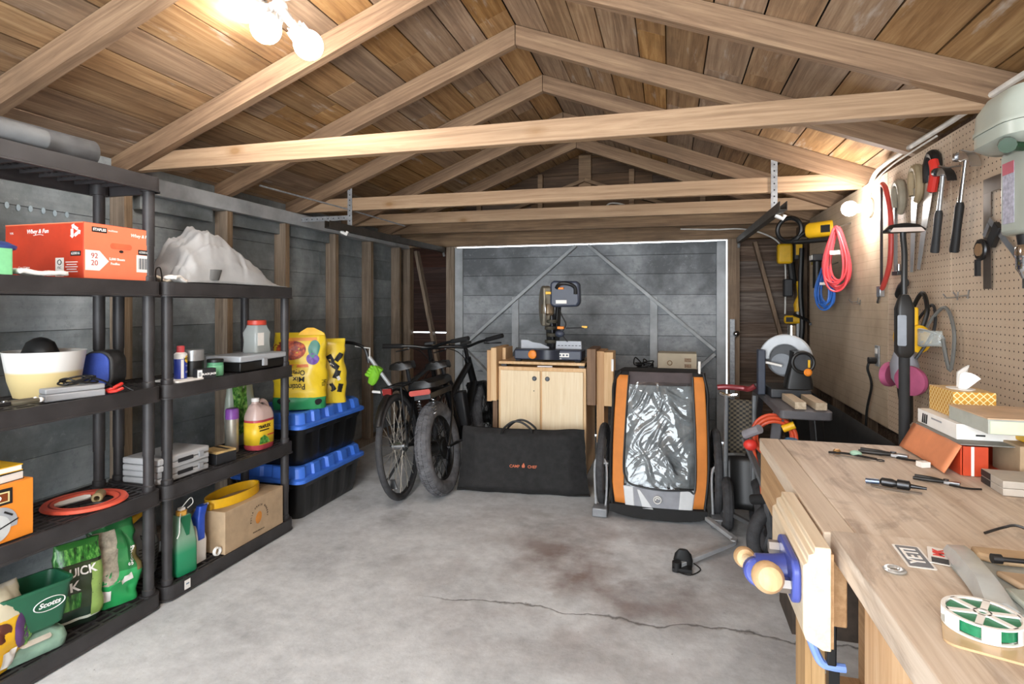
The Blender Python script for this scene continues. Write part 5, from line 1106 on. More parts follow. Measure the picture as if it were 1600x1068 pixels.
# LED task lamp clamped to the far edge of the bench
t = thing('task_lamp', 'black gooseneck task lamp standing at the far edge of the bench', 'lamp', (.668, 1.93, 0))
MB().lathe([(.014, .79), (.014, 1.125)], None, 16).build('pole', RUBBER, t)
MB().loft([ringz(rrect(k, k*.8, k*.2), z) for k, z in ((.028, 1.1255), (.046, 1.14), (.046, 1.27), (.03, 1.30), (.02, 1.31))]).build('control_body', BLACK, t); MB().prism(rrect(.022, .09, .004), 0, .002, frame((-.012, -.018, 1.205), (1, -.3, 0), (0, 0, 1))).build('control_panel', DSTEEL, t)
MB().tube(curve_pts([(0, 0, 1.311), (.0, 0, 1.36), (.004, .01, 1.43), (.004, .02, 1.48), (.004, .02, 1.498)]), .008, 10).build('gooseneck', BLACK, t)
h = MB().loft([[(x_ + .006, .02 + y_, z_) for x_, y_ in rrect(w_, .05 if z_ < 1.512 else .03, .012)] for w_, z_ in ((.10, 1.496), (.105, 1.503), (.075, 1.518), (.03, 1.522))]).build('head', BLACK, t)
MB().prism([(-.045, -.006), (.045, -.006), (.036, .007), (-.036, .007)], 0, .002, frame((.006, -.0062, 1.5), (1, 0, 0), (0, .3, 1))).build('led_panel', plain('unlit_led_panel', 'b9aaa0', .4), h)
MB().box(-.02, .02, -.045, .02, .768, .79).box(-.02, .02, -.014, .02, .78, .80).build('clamp', BLACK, t, bevel=.003)
# respirator, ear muffs, goggles
PINK = plain('dusty_pink_filter', 'b0577c', .8, var=.1)
t = wallthing('respirator', 'respirator with two dusty pink round filters hanging on the pegboard', 'respirator', 2.715, 1.0, None, .1)
for x, s_, k in ((.075, 1, 1.0), (-.15, .9, .9)):
    f_ = MB().lathe([(.01, -.012), (.075*k, -.014), (.083*k, -.004), (.083*k, .008), (.07*k, .014), (.001, .016)], frame((x, -.03, -.025), (.9, .3 if x > 0 else -.9, 0), (0, 0, 1)), 28, sy=.72).build('filter', PINK, t)
MB().loft([[(k*.07*math.cos(a) - .02, -.02 + .05*k*math.sin(a), z) for a in [2*PI*i/18 for i in range(18)]] for k, z in ((.4, -.07), (.9, -.03), (1, .03), (.6, .1), (.3, .14))]).build('facepiece', plain('grey_rubber', '8f9098', .6), t)
MB().tube(curve_pts([(-.07, .0, .05), (-.1, .04, .18), (-.02, .08, .28), (.05, .06, .18), (.04, 0, .06)]), .006, 6).build('strap', DARK, t); MB().tube(curve_pts([(-.12, .0, -.03), (-.16, .02, -.12), (-.12, .03, -.22), (-.09, .02, -.1)]), .016, 8).build('lower_strap', BLACK, t)
t = wallthing('ear_muffs', 'yellow and black ear muffs with headband hanging above the pink filters', 'ear muffs', 2.76, 1.16, None, .07)
for x in (-.075, .05): MB().lathe([(.03, -.03), (.042, -.02), (.042, .02), (.03, .03)], frame((x, -.01, -.02), (0, 1, 0), (0, 0, 1)), 20, sy=1.35).build('cup', YEL, t); MB().lathe([(.036, 0), (.04, .02), (.03, .025)], frame((x + (.025 if x < 0 else -.025), -.01, -.02), (0, 1, 0), (0, 0, 1)) @ T(0, 0, 0), 18, sy=1.3).build('cushion', BLACK, t)
MB().tube(curve_pts([(-.085, 0, .02), (-.09, .02, .10), (-.015, .03, .17), (.06, .02, .10), (.06, 0, .02)]), .009, 8).build('headband', BLACK, t); MB().box(.0, .035, -.03, .0, .02, .11).build('yellow_band', YEL, t, bevel=.006)
t = wallthing('safety_goggles', 'clear safety goggles with grey strap hanging behind the lamp pole', 'goggles', 2.62, 1.15, None, .06)
MB().grid(lambda u, v: (.08*(u-.5)*2, -.05 + .05*(u-.5)**2*4, .06*(v-.5)), 14, 4).build('lens', glass('goggle_lens', 'cfd6d2', .08, .35), t, solid=.003); MB().tube(curve_pts([(-.08, 0, 0), (-.1, .02, .05), (.0, .04, .12), (.1, .03, .02), (.09, .02, -.12), (.08, 0, 0)]), .007, 6).build('strap', plain('grey_strap', '70706c', .7), t)
MB().tube([(x_, -.045 + .05*(x_/.08)**2, z_) for x_, z_ in [(.08*math.cos(a), .032*math.sin(a)) for a in [2*PI*k/24 for k in range(24)]]], .005, 6, closed=True).build('rim', plain('grey_rim', '8a8c8a', .5), t)
# outlet and plug
t = wallthing('wall_outlet', 'steel outlet box with black plug on the hardboard', 'outlet', 3.43, 1.01, None, 0)
MB().box(-.03, .03, -.008, 0, -.055, .055).build('cover_plate', GALV, t, bevel=.002); MB().box(-.014, .014, -.012, -.0085, .012, .04).build('socket', WHITE, t)
tag(MB().tube(curve_pts([(1.03, 3.43, .985), (1.02, 3.44, .94), (1.045, 3.46, .85), (1.04, 3.52, .7), (1.04, 3.55, .5), (1.03, 3.55, .3)]), .0065, 6).cyl((1.055, 3.43, .985), (1.02, 3.43, .985), .018).build('power_cord', BLACK, None), 'black power cord hanging from the outlet down the wall', 'cord')
# cord coils
def coil(name, label, y, z, mat, n, w_, h_, seed, cat='cord'):
    random.seed(seed); t = thing(name, label, cat, (.985, y, z), group='cord coils on the right wall', rot=(0, 0, -.55))
    pts = []
    for k in range(n*16):
        a = 2*PI*k/16; lp = k//16; ww = w_*(.55 + .45*((lp*7) % n)/n); hh = h_*(.8 + .2*((lp*5) % n)/n)
        sx = math.sin(a)*ww*(.35 + .65*(.5 - .5*math.cos(a))); pts.append((sx + .006*math.sin(lp*2.3), -.02 + .03*math.sin(lp*1.9 + a*.5), -hh*(.5 - .5*math.cos(a))))
    MB().tube(curve_pts(pts, 3), .0062, 6).build('coil', mat, t)
    MB().box(-w_*.25, w_*.25, -.055, .02, -h_*.42, -h_*.36).build('tie', PAPER, t); MB().tube([(.05, .085, .03), (0, .0, .0), (0, -.02, .01)], .004, 6).build('hook', STEEL, t)
coil('cord_coil', 'red extension cord coiled and hung on the right wall', 3.86, 1.75, plain('red_cord', 'd4474e', .45), 8, .105, .40, 1)
coil('cord_coil', 'blue extension cord coiled and hung beyond the red one', 4.13, 1.53, plain('blue_cord', '2f66b8', .45), 8, .08, .29, 2)
# cordless tools in the far right corner
t = thing('cordless_chainsaw', 'yellow and black cordless saw hanging high beside the right wall', 'saw', (.95, 4.42, 1.80), rot=(0, 0, -.6))
MB().loft([[(x_, .04*k*math.cos(a)*-1, .055*k*math.sin(a) + dz) for a in [2*PI*i/16 for i in range(16)]] for x_, k, dz in ((-.02, .8, .0), (.0, 1, .0), (.16, 1.0, .005), (.19, .7, .0))]).build('housing', YEL, t, bevel=.005)
MB().torus(.085, .016, front(-.14, 0, .02), 28, 8).build('front_handle', BLACK, t); MB().box(-.1, .2, -.035, .035, -.085, -.06).build('guide_bar_cover', BLACK, t, bevel=.006); decal('label_plate', rect(.06, .05), front(.12, -.0425, .0), BLACK, t); MB().tube([(-.12, 0, -.06), (-.02, 0, .0)], .016, 8).build('rear_grip', BLACK, t); MB().tube([(.17, .0, .04), (.2, .02, .12)], .004, 6).build('hanging_wire', STEEL, t)
t = thing('cordless_pole_saw', 'yellow cordless trimmer hanging upright in the far right corner', 'trimmer', (1.03, 5.33, 0))
MB().box(-.14, -.02, -.05, .03, 1.63, 1.80).build('motor_housing', YEL, t, bevel=.02); MB().box(-.012, .06, -.05, .03, 1.66, 1.80).build('battery', plain('yellow_black_battery', '2b2a28', .5), t, bevel=.01); MB().box(.0, .05, -.055, -.051, 1.70, 1.79).build('battery_label', YEL, t)
MB().tube([(-.03, 0, 1.64), (-.01, 0, 1.46)], .03, 10).build('black_neck', BLACK, t); MB().box(-.09, -.02, -.05, .03, 1.35, 1.5).build('black_pack', DARK, t, bevel=.01)
MB().tube([(.03, -.01, 1.48), (.04, -.01, 1.36), (.02, -.01, 1.28), (.025, -.01, 1.225)], .03, 12, rads=[.022, .02, .032, .03]).build('grip', YEL, t)
MB().tube([(.025, -.01, 1.224), (.025, -.01, 1.0)], .016, 12).build('shaft', ALU, t); MB().box(-.085, .06, -.04, .02, 1.12, 1.19).build('assist_handle', YEL, t, bevel=.02); MB().box(-.075, -.02, -.043, -.0405, 1.135, 1.175).build('handle_opening', BLACK, t)
MB().lathe([(.02, .93), (.04, .95), (.035, .999)], T(.025, -.01, 0), 18).build('gear_head', CHROME, t)
t = thing('black_strap', 'black harness strap hanging in the corner right of the yellow trimmer', 'strap', (1.06, 5.2, 0)); MB().tube(curve_pts([(0, 0, 1.75), (-.01, 0, 1.4), (.0, -.02, 1.1), (-.02, 0, .9)]), .02, 8).build('webbing', BLACK, t); MB().tube(curve_pts([(-.06, 0, 1.2), (.03, -.1, 1.15), (.0, -.3, 1.13)]), .012, 6).build('strap_clip', BLACK, t)
t = thing('cordless_driver', 'small black and yellow driver hanging left of the blue cord', 'driver', (1.02, 4.52, 1.40), rot=(0, 0, -PI/2)); MB().tube([(0, 0, .0), (.0, 0, .19)], .028, 12).build('body', BLACK, t); MB().box(-.05, .06, -.04, .04, .191, .24).build('battery', DARK, t, bevel=.006); MB().box(-.03, .05, -.044, -.0405, .2, .232).build('battery_label', PAPER, t); MB().tube([(-.07, 0, .23), (-.075, 0, .17)], .022, 8).build('chuck', plain('olive_plastic', '8a7a2a', .5), t)
# ================================================================== RIGHT: benches, vise, saw stand, drill press, clutter
BT = NT('worn_bench_top'); v = BT.coords((55, 2.2, 55), False); f = BT.noise(v, 1, 7, .65, .8)
col = BT.ramp(f, [(.3, 'b09b88'), (.5, 'c9b8a5'), (.7, 'd9ccbd')])
sm = BT.ramp(BT.noise(BT.n('ShaderNodeMapping', {0: BT.obj(), 3: (5, 2.2, 5)}).outputs[0], 2.0, 6, .65, 1.2), [(.52, 0.0), (.66, .55)]); col = BT.mix(sm, col, lin('8a7767'))
BT.bump(f, .08, .002); BENCH = BT.out(col, .55, 0, .3)
BFR = wood('bench_front_board', ['8f6d4c', 'ab8862', 'c3a27b'], 'Y', .6, 1, .1); BFRN = wood('fir_plywood', ['a87f59', 'c9a37b', 'ddbf99'], 'Z', .6, .7, .12)
t = thing('workbench', 'long wooden workbench with thick worn top along the pegboard wall', 'workbench', (0, 0, 0))
BX0, BX1 = .268, 1.06
MB().box(BX0 + .055, BX1, 1.142, 1.90, .832, .87).build('worktop', BENCH, t, bevel=.003); MB().box(BX0, BX0 + .0545, 1.142, 1.90, .832, .8705).build('edge_strip', wood('edge_strip_timber', ['ad9a86', 'c3b19d', 'd2c3b0'], 'Y', .55, 1, .05), t, bevel=.003)
MB().box(BX0 + .003, BX0 + .04, 1.145, 1.895, .70, .8315).build('front_apron', BFR, t, bevel=.003); MB().box(BX0 + .04, BX1, 1.86, 1.898, .70, .8315).build('end_apron', BFR, t)
for x, y in ((BX0 + .30, 1.20), (BX0 + .30, 1.80), (BX1 - .06, 1.20), (BX1 - .06, 1.80)): MB().box(x - .045, x + .045, y - .045, y + .045, 0, .70).build('leg', BFR, t, bevel=.003)
MB().box(BX0 + .10, BX1, 1.16, 1.84, .18, .21).build('lower_shelf', BFR, t)
t = thing('bench_cabinet', 'near plywood bench with chamfered overhanging top at the right edge', 'workbench', (0, 0, 0))
MB().prism([(.279, .8765), (1.06, .8765), (1.06, .79), (.33, .79), (.279, .83)], -1.138, -.15, frame((0, 0, 0), (1, 0, 0), (0, 0, 1))).build('worktop', BENCH, t, bevel=.002)
MB().box(.33, .35, .0, 1.13, 0, .7895).build('front_panel', BFRN, t, bevel=.002); MB().box(.351, 1.05, 1.105, 1.13, 0, .7895).build('end_panel', BFR, t)
# vise
t = thing('bench_vise', 'woodworking vise with pale jaw, blue casting and turned wooden handle', 'vise', (0, 0, 0))
PALE = wood('pale_jaw_board', ['c4af92', 'd5c3a8', 'dfcfb6'], 'Y', .5, 1, .05)
MB().prism([(.222, .715), (.218, .73), (.218, .84), (.226, .845), (.226, .858), (.236, .862), (.236, .873), (.261, .873), (.261, .70), (.248, .70)], -1.36, -1.06, frame((0, 0, 0), (1, 0, 0), (0, 0, 1))).build('outer_jaw', PALE, t, bevel=.002)
MB().box(.2612, .267, 1.07, 1.36, .70, .86).build('inner_jaw', BFR, t)
VB = plain('vise_blue_paint', '44509a', .3, var=.1)
MB().prism(rrect(.15, .075, .022, 5), 0, .014, frame((.2178, 1.145, .80), (0, -1, 0), (0, 0, 1))).build('casting', VB, t, bevel=.004)
MB().lathe([(.03, 0), (.026, .02), (.024, .05)], frame((.2035, 1.14, .795), (0, -1, 0), (0, 0, 1)), 20).build('boss', VB, t)
MB().lathe([(.022, -.018), (.025, -.014), (.025, .014), (.022, .018)], frame((.158, 1.14, .787), (0, 1, -.3), (0, .45, 1)) @ R(PI/2, 'Y'), 20).build('collar', VB, t)
MB().cyl((.2, 1.14, .795), (.14, 1.14, .786), .017).build('screw', VB, t)
for y, z in ((1.20, .812), (1.09, .79)): MB().lathe([(.013, 0), (.013, .018)], frame((.2035, y, z), (0, -1, 0), (0, 0, 1)), 6).build('bolt', STEEL, t)
KNOBW = wood('turned_beech', ['ab885f', 'c2a077', 'd2b48c'], 'Z', .5, 1, .05)
a_, b_ = Vector((.163, 1.065, .812)), Vector((.150, 1.265, .759))
MB().cyl(a_, b_, .0095).build('handle_bar', MAPLE, t)
for p, s_ in ((a_, 1.06), (b_, .85)):
    d = (a_ - b_).normalized(); MB().lathe([(.008, -.022), (.02, -.018), (.0245, -.004), (.0245, .008), (.018, .021), (.006, .027)] if p is a_ else [(.006, -.027), (.018, -.021), (.0245, -.008), (.0245, .004), (.02, .018), (.008, .022)], T(*p) @ d.to_track_quat('Z', 'Y').to_matrix().to_4x4() @ Matrix.Diagonal((s_, s_, s_, 1)), 22).build('handle_knob', KNOBW, t)
# under the bench: leg board, bucket with blue rim
t = thing('plywood_offcut', 'upright plywood offcut standing under the bench behind the vise', 'board', (.295, 1.36, 0)); MB().box(-.02, -.008, -.04, .05, .0, .66).box(-.0075, .018, -.04, .05, .0, .60).build('board', wood('offcut_ply', ['8d6b45', 'a9865c', 'c29f72'], 'Z', .6, 1, .1), t)
t = thing('frame_tool', 'pale blue plastic frame tool hanging under the bench below the vise', 'tool', (.259, 1.275, .555))
PB = plain('pale_blue_plastic', '7f9be0', .45, var=.08)
MB().tube(curve_pts([(0, 0, .10), (.012, 0, .065), (.026, .0, .025), (.038, .0, .004), (.055, 0, .0), (.08, 0, .0)]), .0085, 8).build('frame', PB, t); MB().box(.045, .062, -.012, .012, .006, .09).build('insert', BLACK, t, bevel=.003); MB().box(.05, .07, .0, .02, -.54, -.01).build('post', BLACK, t)
tag(MB().box(-.03, .03, -.05, .05, 0, .70).build('blue_panel', plain('bright_blue_board', '2f6fd0', .5), None), 'bright blue upright panel behind the vise jaw', 'panel', loc=(.40, 1.195, 0)) if False else None
tag(MB().prism(rrect(.10, .08, .01), 0, .22).build('blue_box', plain('bright_blue_plastic', '2f6fd0', .5), None), 'bright blue box standing on the lower bench shelf', 'box', loc=(.43, 1.38, .211))

# ---- things on the benches
ZBF, ZBN = .8712, .8770
t = thing('open_carton', 'open orange carton with a faded flap hanging toward the camera', 'box', (.675, 1.61, ZBF))
CR2 = plain('deep_orange_card', 'c8441f', .6); FL = plain('faded_orange_card', 'd98a5f', .7, var=.08)
MB().box(0, .003, 0, .255, 0, .072).box(.12, .123, 0, .255, 0, .072).box(.0035, .1195, .252, .255, 0, .072).box(.0035, .1195, .0, .251, 0, .003).build('carton', CR2, t)
MB().grid(lambda u, v: (-.002 - .036*v + .004*math.sin(PI*u), -.01 + .275*u, .0725 - .068*v), 10, 6).build('side_flap', FL, t, solid=.003); MB().box(.004, .055, -.004, -.001, .0, .07).build('front_panel', CR2, t); MB().box(.02, .026, -.0055, -.0042, .0, .07).build('fold_line', PAPER, t)
MB().box(.0, .123, .0, .255, .0725, .0745).build('lid', plain('grey_card', '8c8a84', .8), t)
t = thing('blade_box', 'flat white box with black print under the tissue box', 'box', (.688, 1.66, ZBF + .075)); MB().box(0, .14, 0, .23, 0, .038).build('carton', PAPER, t, bevel=.001)
for k in range(3): MB().prism([(0, 0), (.008, .0), (.012, .026), (.006, .026)], 0, .0008, frame((-.0006, .20 - k*.012, .004), (0, -1, 0), (0, 0, 1))).build('tool_print', INK, t)
decal('print_line', rect(.06, .004), frame((-.0004, .11, .026), (0, -1, 0), (0, 0, 1)), GREYP, t); decal('lid_mark', rect(.02, .004), front(.05, -.0005, .012), INK, t)
t = thing('tissue_box', 'gold patterned tissue box with a white tissue standing up', 'tissue box', (.716, 1.745, ZBF + .1135))
tg = NT('gold_pattern'); s_ = tg.n('ShaderNodeSeparateXYZ', {0: tg.obj()})
q1 = tg.math('ABSOLUTE', tg.math('SUBTRACT', tg.math('FRACT', tg.math('MULTIPLY', tg.math('ADD', tg.math('ADD', s_.outputs[0], s_.outputs[1]), s_.outputs[2]), 60)), .5)); q2 = tg.math('ABSOLUTE', tg.math('SUBTRACT', tg.math('FRACT', tg.math('MULTIPLY', tg.math('SUBTRACT', tg.math('ADD', s_.outputs[0], s_.outputs[1]), s_.outputs[2]), 60)), .5))
GOLD = tg.out(tg.mix(tg.math('LESS_THAN', tg.math('MINIMUM', q1, q2), .09), lin('c08a2a'), lin('ecd9a4')), .5)
MB().box(0, .095, 0, .145, 0, .068).build('carton', GOLD, t, bevel=.0015); MB().prism(ngon(.03, 20, 1, 1.5), 0, .001, top(.047, .075, .0682)).build('opening', PAPER, t)
MB().grid(lambda u, v: (.047 + .02*math.sin(u*7)*(.4 + .6*v) + .012*v, .075 - (u-.5)*(.045 + .055*v), .069 + v*(.058 - .05*abs(u - .38) + .012*math.sin(u*9))), 24, 10).build('tissue', plain('tissue_paper', 'f4f3f0', .8, var=.02), t, solid=.001)
t = thing('framed_box', 'shallow grey green box with tan lid on the bench stack', 'box', (.702, 1.545, ZBF + .1135))
MB().box(0, .225, 0, .19, 0, .034).build('body', plain('grey_green_card', 'a9aca3', .7, var=.12), t, bevel=.001); MB().box(.004, .225, -.001, -.0002, .002, .03).build('green_end', plain('pale_green_card', 'c4d2b0', .7), t); MB().box(-.002, .227, -.002, .192, .0345, .037).build('lid', plain('tan_card', 'c9ab8c', .8), t)
t = thing('cardboard_box', 'small plain cardboard box at the right edge of the bench', 'box', (.785, 1.59, ZBF)); MB().box(0, .11, 0, .118, 0, .08).build('carton', CARD, t, bevel=.001)
tag(MB().box(0, .1, 0, .12, 0, .03).build('yellow_case', YEL, None, bevel=.005), 'yellow flat case on the small cardboard box', 'case', loc=(.81, 1.585, ZBF + .081))
for k, nm in enumerate(('lower of two grey white tiles stacked on the bench', 'upper of two grey white tiles stacked on the bench')):
    t = thing('tile', nm, 'tile', (.69, 1.46, ZBF + .016*k), 0, 'tiles on the bench', rot=(0, 0, -.05)); MB().box(0, .2, 0, .10, 0, .0152).build('tile', plain('tile_grey', 'b5ada2', .6), t, bevel=.001); MB().box(-.0005, .0005, .055, .10, .001, .0148).build('dark_end', DARK, t)
def bits(name, label, loc, rz, kind, cat, k=1):
    t = thing(name, label, cat, loc, rz); t.scale = (k, k, k)
    if kind == 0:
        MB().lathe([(.006, -.04), (.012, -.035), (.012, -.01), (.008, .0), (.014, .002), (.014, .03), (.006, .034), (.004, .07)], T(0, 0, .0145) @ R(PI/2, 'Y'), 14).build('chuck', DSTEEL, t)
        MB().cyl((-.075, 0, .0095), (-.041, 0, .012), .008).build('collet', plain('blue_grey_steel', '6f7d94', .3, .8), t); MB().tube([(-.06, -.018, .004), (.0, -.024, .004), (.06, -.02, .004)], .0035, 6).build('bit', STEEL, t); MB().box(-.03, .0, .014, .03, 0, .012).build('key', STEEL, t, bevel=.002)
    elif kind == 1:
        for s_ in (-1, 1): MB().tube(curve_pts([(-.09, s_*.018, .007), (-.04, s_*.016, .008), (0, s_*.004, .008)]), .0065, 8).build('grip', BLACK, t)
        MB().box(.0, .05, -.011, .011, 0, .014).build('jaw', STEEL, t, bevel=.003); MB().cyl((.008, 0, .001), (.008, 0, .018), .009).build('pivot', DSTEEL, t); MB().tube(curve_pts([(.02, -.02, .004), (.07, -.03, .005), (.11, -.01, .006)]), .004, 6).build('lead', BLACK, t)
    else:
        MB().tube(curve_pts([(-.07, .0, .005), (-.02, .012, .006), (.03, 0, .006), (.08, -.012, .005)]), .0045, 6).build('shank', DSTEEL, t); MB().lathe([(.012, 0), (.013, .01), (.009, .016)], T(-.045, .018, 0), 14).build('ring_cap', plain('brass', 'a88556', .4, .7), t); MB().sph((.015, .01, .0115), .011, 12, 8, (1.8, 1, 1)).build('mint_body', plain('mint_plastic', '8fb09a', .5), t)
        MB().tube([(-.05, -.02, .0035), (.03, -.028, .0035), (.06, -.02, .0035)], .003, 6).build('pin', STEEL, t); MB().torus(.012, .002, T(.09, -.01, .0025), 16, 6).build('ring', DSTEEL, t)
bits('drill_chuck', 'dark steel drill chuck with blue collet lying mid bench', (.487, 1.450, ZBF), -.4, 0, 'tool', .78)
bits('wire_stripper', 'small dark nosed pliers lying right of the drill chuck', (.605, 1.522, ZBF), -.5, 1, 'pliers', .62)
bits('pliers', 'black gripped pliers lying against the orange carton flap', (.575, 1.755, ZBF), -.45, 1, 'pliers', .8)
bits('deburring_tool', 'slim tool with mint body lying at the far end of the bench', (.472, 1.728, ZBF), -.35, 2, 'tool', .75)
tag(MB().box(-.012, .012, -.01, .01, 0, .014).build('white_block', PAPER, None, bevel=.001), 'small white block by the tip of the orange flap', 'block', loc=(.618, 1.665, ZBF), rz=.3)
tag(MB().torus(.0105, .005, None, 28, 8, sy=.5).build('washer', plain('zinc', 'c7cbcc', .3, .7), None), 'zinc washer lying on the near bench', 'washer', loc=(.329, .987, ZBN + .0028))
t = thing('sticker', 'grey sticker with big white capital letters on the near bench', 'sticker', (.377, 1.052, ZBN), 1.5); ST = plain('sticker_grey', '6c7076', .5, var=.03)
MB().prism(rrect(.088, .039, .003), 0, .0008).build('border', WHITE, t); MB().prism(rrect(.081, .032, .002), .0008, .0012).build('field', ST, t); text('YETI', .031, top(0, 0, .0014), WINK, t, bold=.0006, sx=1.0)
t = thing('sticker', 'white sticker with red lettering tucked under the blister tray edge', 'sticker', (.4165, 1.062, ZBN + .001), 1.25); MB().prism(rrect(.07, .03, .003), 0, .0008).build('border', WHITE, t); text('MK', .02, top(.012, 0, .001), RED, t, bold=.0008); decal('dark_stripe', rect(.02, .022), top(-.022, 0, .0009), DARK, t)
GLS = plain('grey_plastic_tray', '9da3a0', .25, var=.12)
t = thing('blister_tray', 'grey plastic blister tray with two steel rods on the near bench', 'tray', (.415, 1.07, ZBN + .0022))
MB().prism([(.03, .015), (.24, .005), (.24, -.19), (-.01, -.19), (.0, -.05)], 0, .003).build('base', GLS, t)
MB().loft([[(x0, y, .0032), (x0 + .006, y, h), (x0 + .03, y, h + .001), (x0 + .045, y, .0032)] for x0, y, h in ((.014, .012, .012), (.004, -.04, .022), (-.004, -.09, .024), (-.012, -.14, .024), (-.022, -.185, .012))]).build('left_rim', plain('grey_lip', 'b3b6b4', .25, var=.1), t, smooth=60)
MB().prism([(.05, .008), (.24, .002), (.24, -.035), (.07, -.035), (.048, -.02)], .0032, .016).build('tan_step', plain('tan_lip', 'b89b78', .5, var=.15), t, bevel=.004); MB().prism([(.045, -.075), (.24, -.08), (.24, -.12), (.055, -.12)], .0032, .013).build('tan_step', plain('tan_lip_lower', 'b0977b', .5, var=.15), t, bevel=.004)
MB().box(.03, .24, -.185, -.13, .0032, .012).build('clear_step', plain('clear_grey_step', 'a9b0a6', .2, var=.15), t, bevel=.003)
for y in (-.0562, -.155): MB().cyl((.055, y, .018 + .004), (.24, y, .022), .0035).lathe([(.007, 0), (.007, .012)], frame((.05, y, .022), (0, 1, 0), (0, 0, 1)), 14).build('rod', DSTEEL, t)
t = thing('wire_spool', 'white spool wound with green wire on a blister card', 'spool', (.374, .836, ZBN + .0035)); t.scale = (.74, .74, .68); SPW = glass('translucent_white', 'eef3f0', .3, .85)
m = MB()
for z in (0, .026):
    m.lathe([(.05, z), (.056, z), (.056, z + .003), (.05, z + .003), (.05, z)], None, 40, cap=False)
    for k in range(6): m.box(.01, .052, -.005, .005, z, z + .003, R(2*PI*k/6, 'Z'))
    m.lathe([(.006, z), (.013, z), (.013, z + .003), (.006, z + .003), (.006, z)], None, 20, cap=False)
for k in range(6): m.box(.05, .0555, -.012, .012, .0032, .0258, R(2*PI*k/6 + .3, 'Z'))
m.build('spool', WHITE, t); MB().lathe([(.014, .0035), (.0485, .0035), (.0485, .0255), (.014, .0255)], None, 36).build('wire', plain('green_wire', '1f7a52', .35, var=.15, scale=120), t)
tag(MB().prism(rrect(.13, .10, .015), 0, .003).build('blister_card', plain('tan_blister_card', 'c0a37c', .3), None), 'tan blister card lying under the wire spool', 'card', loc=(.392, .815, ZBN), rz=-.35)
tag(MB().prism(rrect(.08, .05, .006), 0, .02).build('blue_packet', plain('blue_packet', '5f7fd0', .35), None), 'blue clear packet right of the wire spool', 'packet', loc=(.475, .80, ZBN), rz=-.2)
tag(MB().tube(curve_pts([(0, 0, .004), (.03, .02, .012), (.05, .015, .02), (.08, .0, .01), (.1, -.01, .004)]), .0025, 6).build('wire_scrap', DSTEEL, None), 'thin bent wire scrap lying at the right edge of the far bench', 'wire', loc=(.54, 1.20, ZBF), rz=-.2)

# ---- drill press head
DG = plain('pale_green_enamel', 'a0a69c', .3, var=.05)
t = thing('drill_press', 'pale green bench drill press at the right edge of the frame', 'drill press', (.85, 1.70, ZBF))
MB().box(.06, .19, -.17, .0, .0, .03).build('base', DG, t, bevel=.008); MB().lathe([(.03, .03), (.03, .60)], T(.135, -.09, 0), 20).build('column', STEEL, t)
MB().loft([[(x_*k + .07, y_*k + .0, z) for x_, y_ in rrect(.30, .24, .07, 6)] for k, z in ((.86, .80), (1, .815), (1, .845))]).build('belt_housing', DG, t, smooth=50); MB().loft([[(x_*k + .07, y_*k, z) for x_, y_ in rrect(.30, .24, .07, 6)] for k, z in ((1.02, .846), (1.02, .854), (1.0, .858), (.98, .90), (.84, .935))]).build('belt_cover', DG, t, smooth=50)
MB().box(-.02, .19, -.10, .075, .585, .799).build('head_casting', DG, t, bevel=.012); lb = decal('label_plate', rect(.05, .15), frame((-.0205, .03, .69), (0, -1, 0), (0, 0, 1)), plain('label_lilac', 'a9a7b4', .5, var=.25, scale=90), t); decal('label_red_band', rect(.05, .03), frame((-.0212, .03, .755), (0, -1, 0), (0, 0, 1)), plain('label_red', 'b5636e', .5), lb)
MB().lathe([(.02, .56), (.023, .584)], T(.015, .02, 0), 20).build('quill', DSTEEL, t); MB().lathe([(.012, .475), (.018, .49), (.024, .50), (.024, .525), (.0255, .526), (.0255, .55), (.02, .559)], T(.015, .02, 0), 24).build('chuck', CHROME, t); MB().lathe([(.011, .45), (.011, .4745)], T(.015, .02, 0), 14).build('chuck_nose', CHROME, t)
MB().tube(curve_pts([(-.02, -.03, .80), (-.06, -.05, .80), (-.08, -.09, .785)]), .018, 10).build('feed_lever', plain('dark_green_glass', '1e3a22', .2), t)

# ---- saw stand behind the bench with a second saw
GB = plain('grey_black_plastic', '565457', .55, var=.12)
t = thing('saw_stand', 'grey black plastic work stand behind the bench end', 'stand', (.625, 3.45, 0))
MB().loft([ringz(rrect(.22, .95, .02), .735), ringz(rrect(.23, .96, .02), .74), ringz(rrect(.23, .96, .02), .775), ringz(rrect(.21, .94, .02), .78)]).build('top', GB, t)
for sx in (-1, 1):
    for sy in (-1, 1): MB().bar((sx*.085, sy*.42 if sy > 0 else -.27, .734), (sx*.15, sy*.5 if sy > 0 else -.25, .0), .055, .05).build('leg', GB if sx < 0 else BLACK, t, bevel=.006)
MB().box(-.11, .11, -.02, .02, .28, .33).build('brace', BLACK, t)
for x in (-.045, .045): tag(MB().box(-.025, .025, -.14, .14, 0, .035).build('wood_scrap', wood('pale_scrap', ['a08f78', 'bcab93', 'd3c4ad'], 'Y', .6, 1, .1), None, bevel=.002), ('left' if x < 0 else 'right') + ' timber strip lying on the work stand in front of the saw', 'timber', 'timber strips on the stand', loc=(.645 + x, 3.13, .7812), rz=.03)
t = thing('bench_saw', 'grey hooded saw with black ring handle on the work stand', 'saw', (.625, 3.42, .7812))
MB().box(-.1, .1, -.1, .16, 0, .05).build('base', DSTEEL, t, bevel=.006); MB().loft([[(x_*k + .035, -.06 + .0*z, z) if False else (x_*k + .045, y_ - .04, z) for x_, y_ in rrect(.14, .10, .02)] for k, z in ((1, .0505), (.9, .1), (.55, .2), (.5, .25))]).build('arm', BLACK, t)
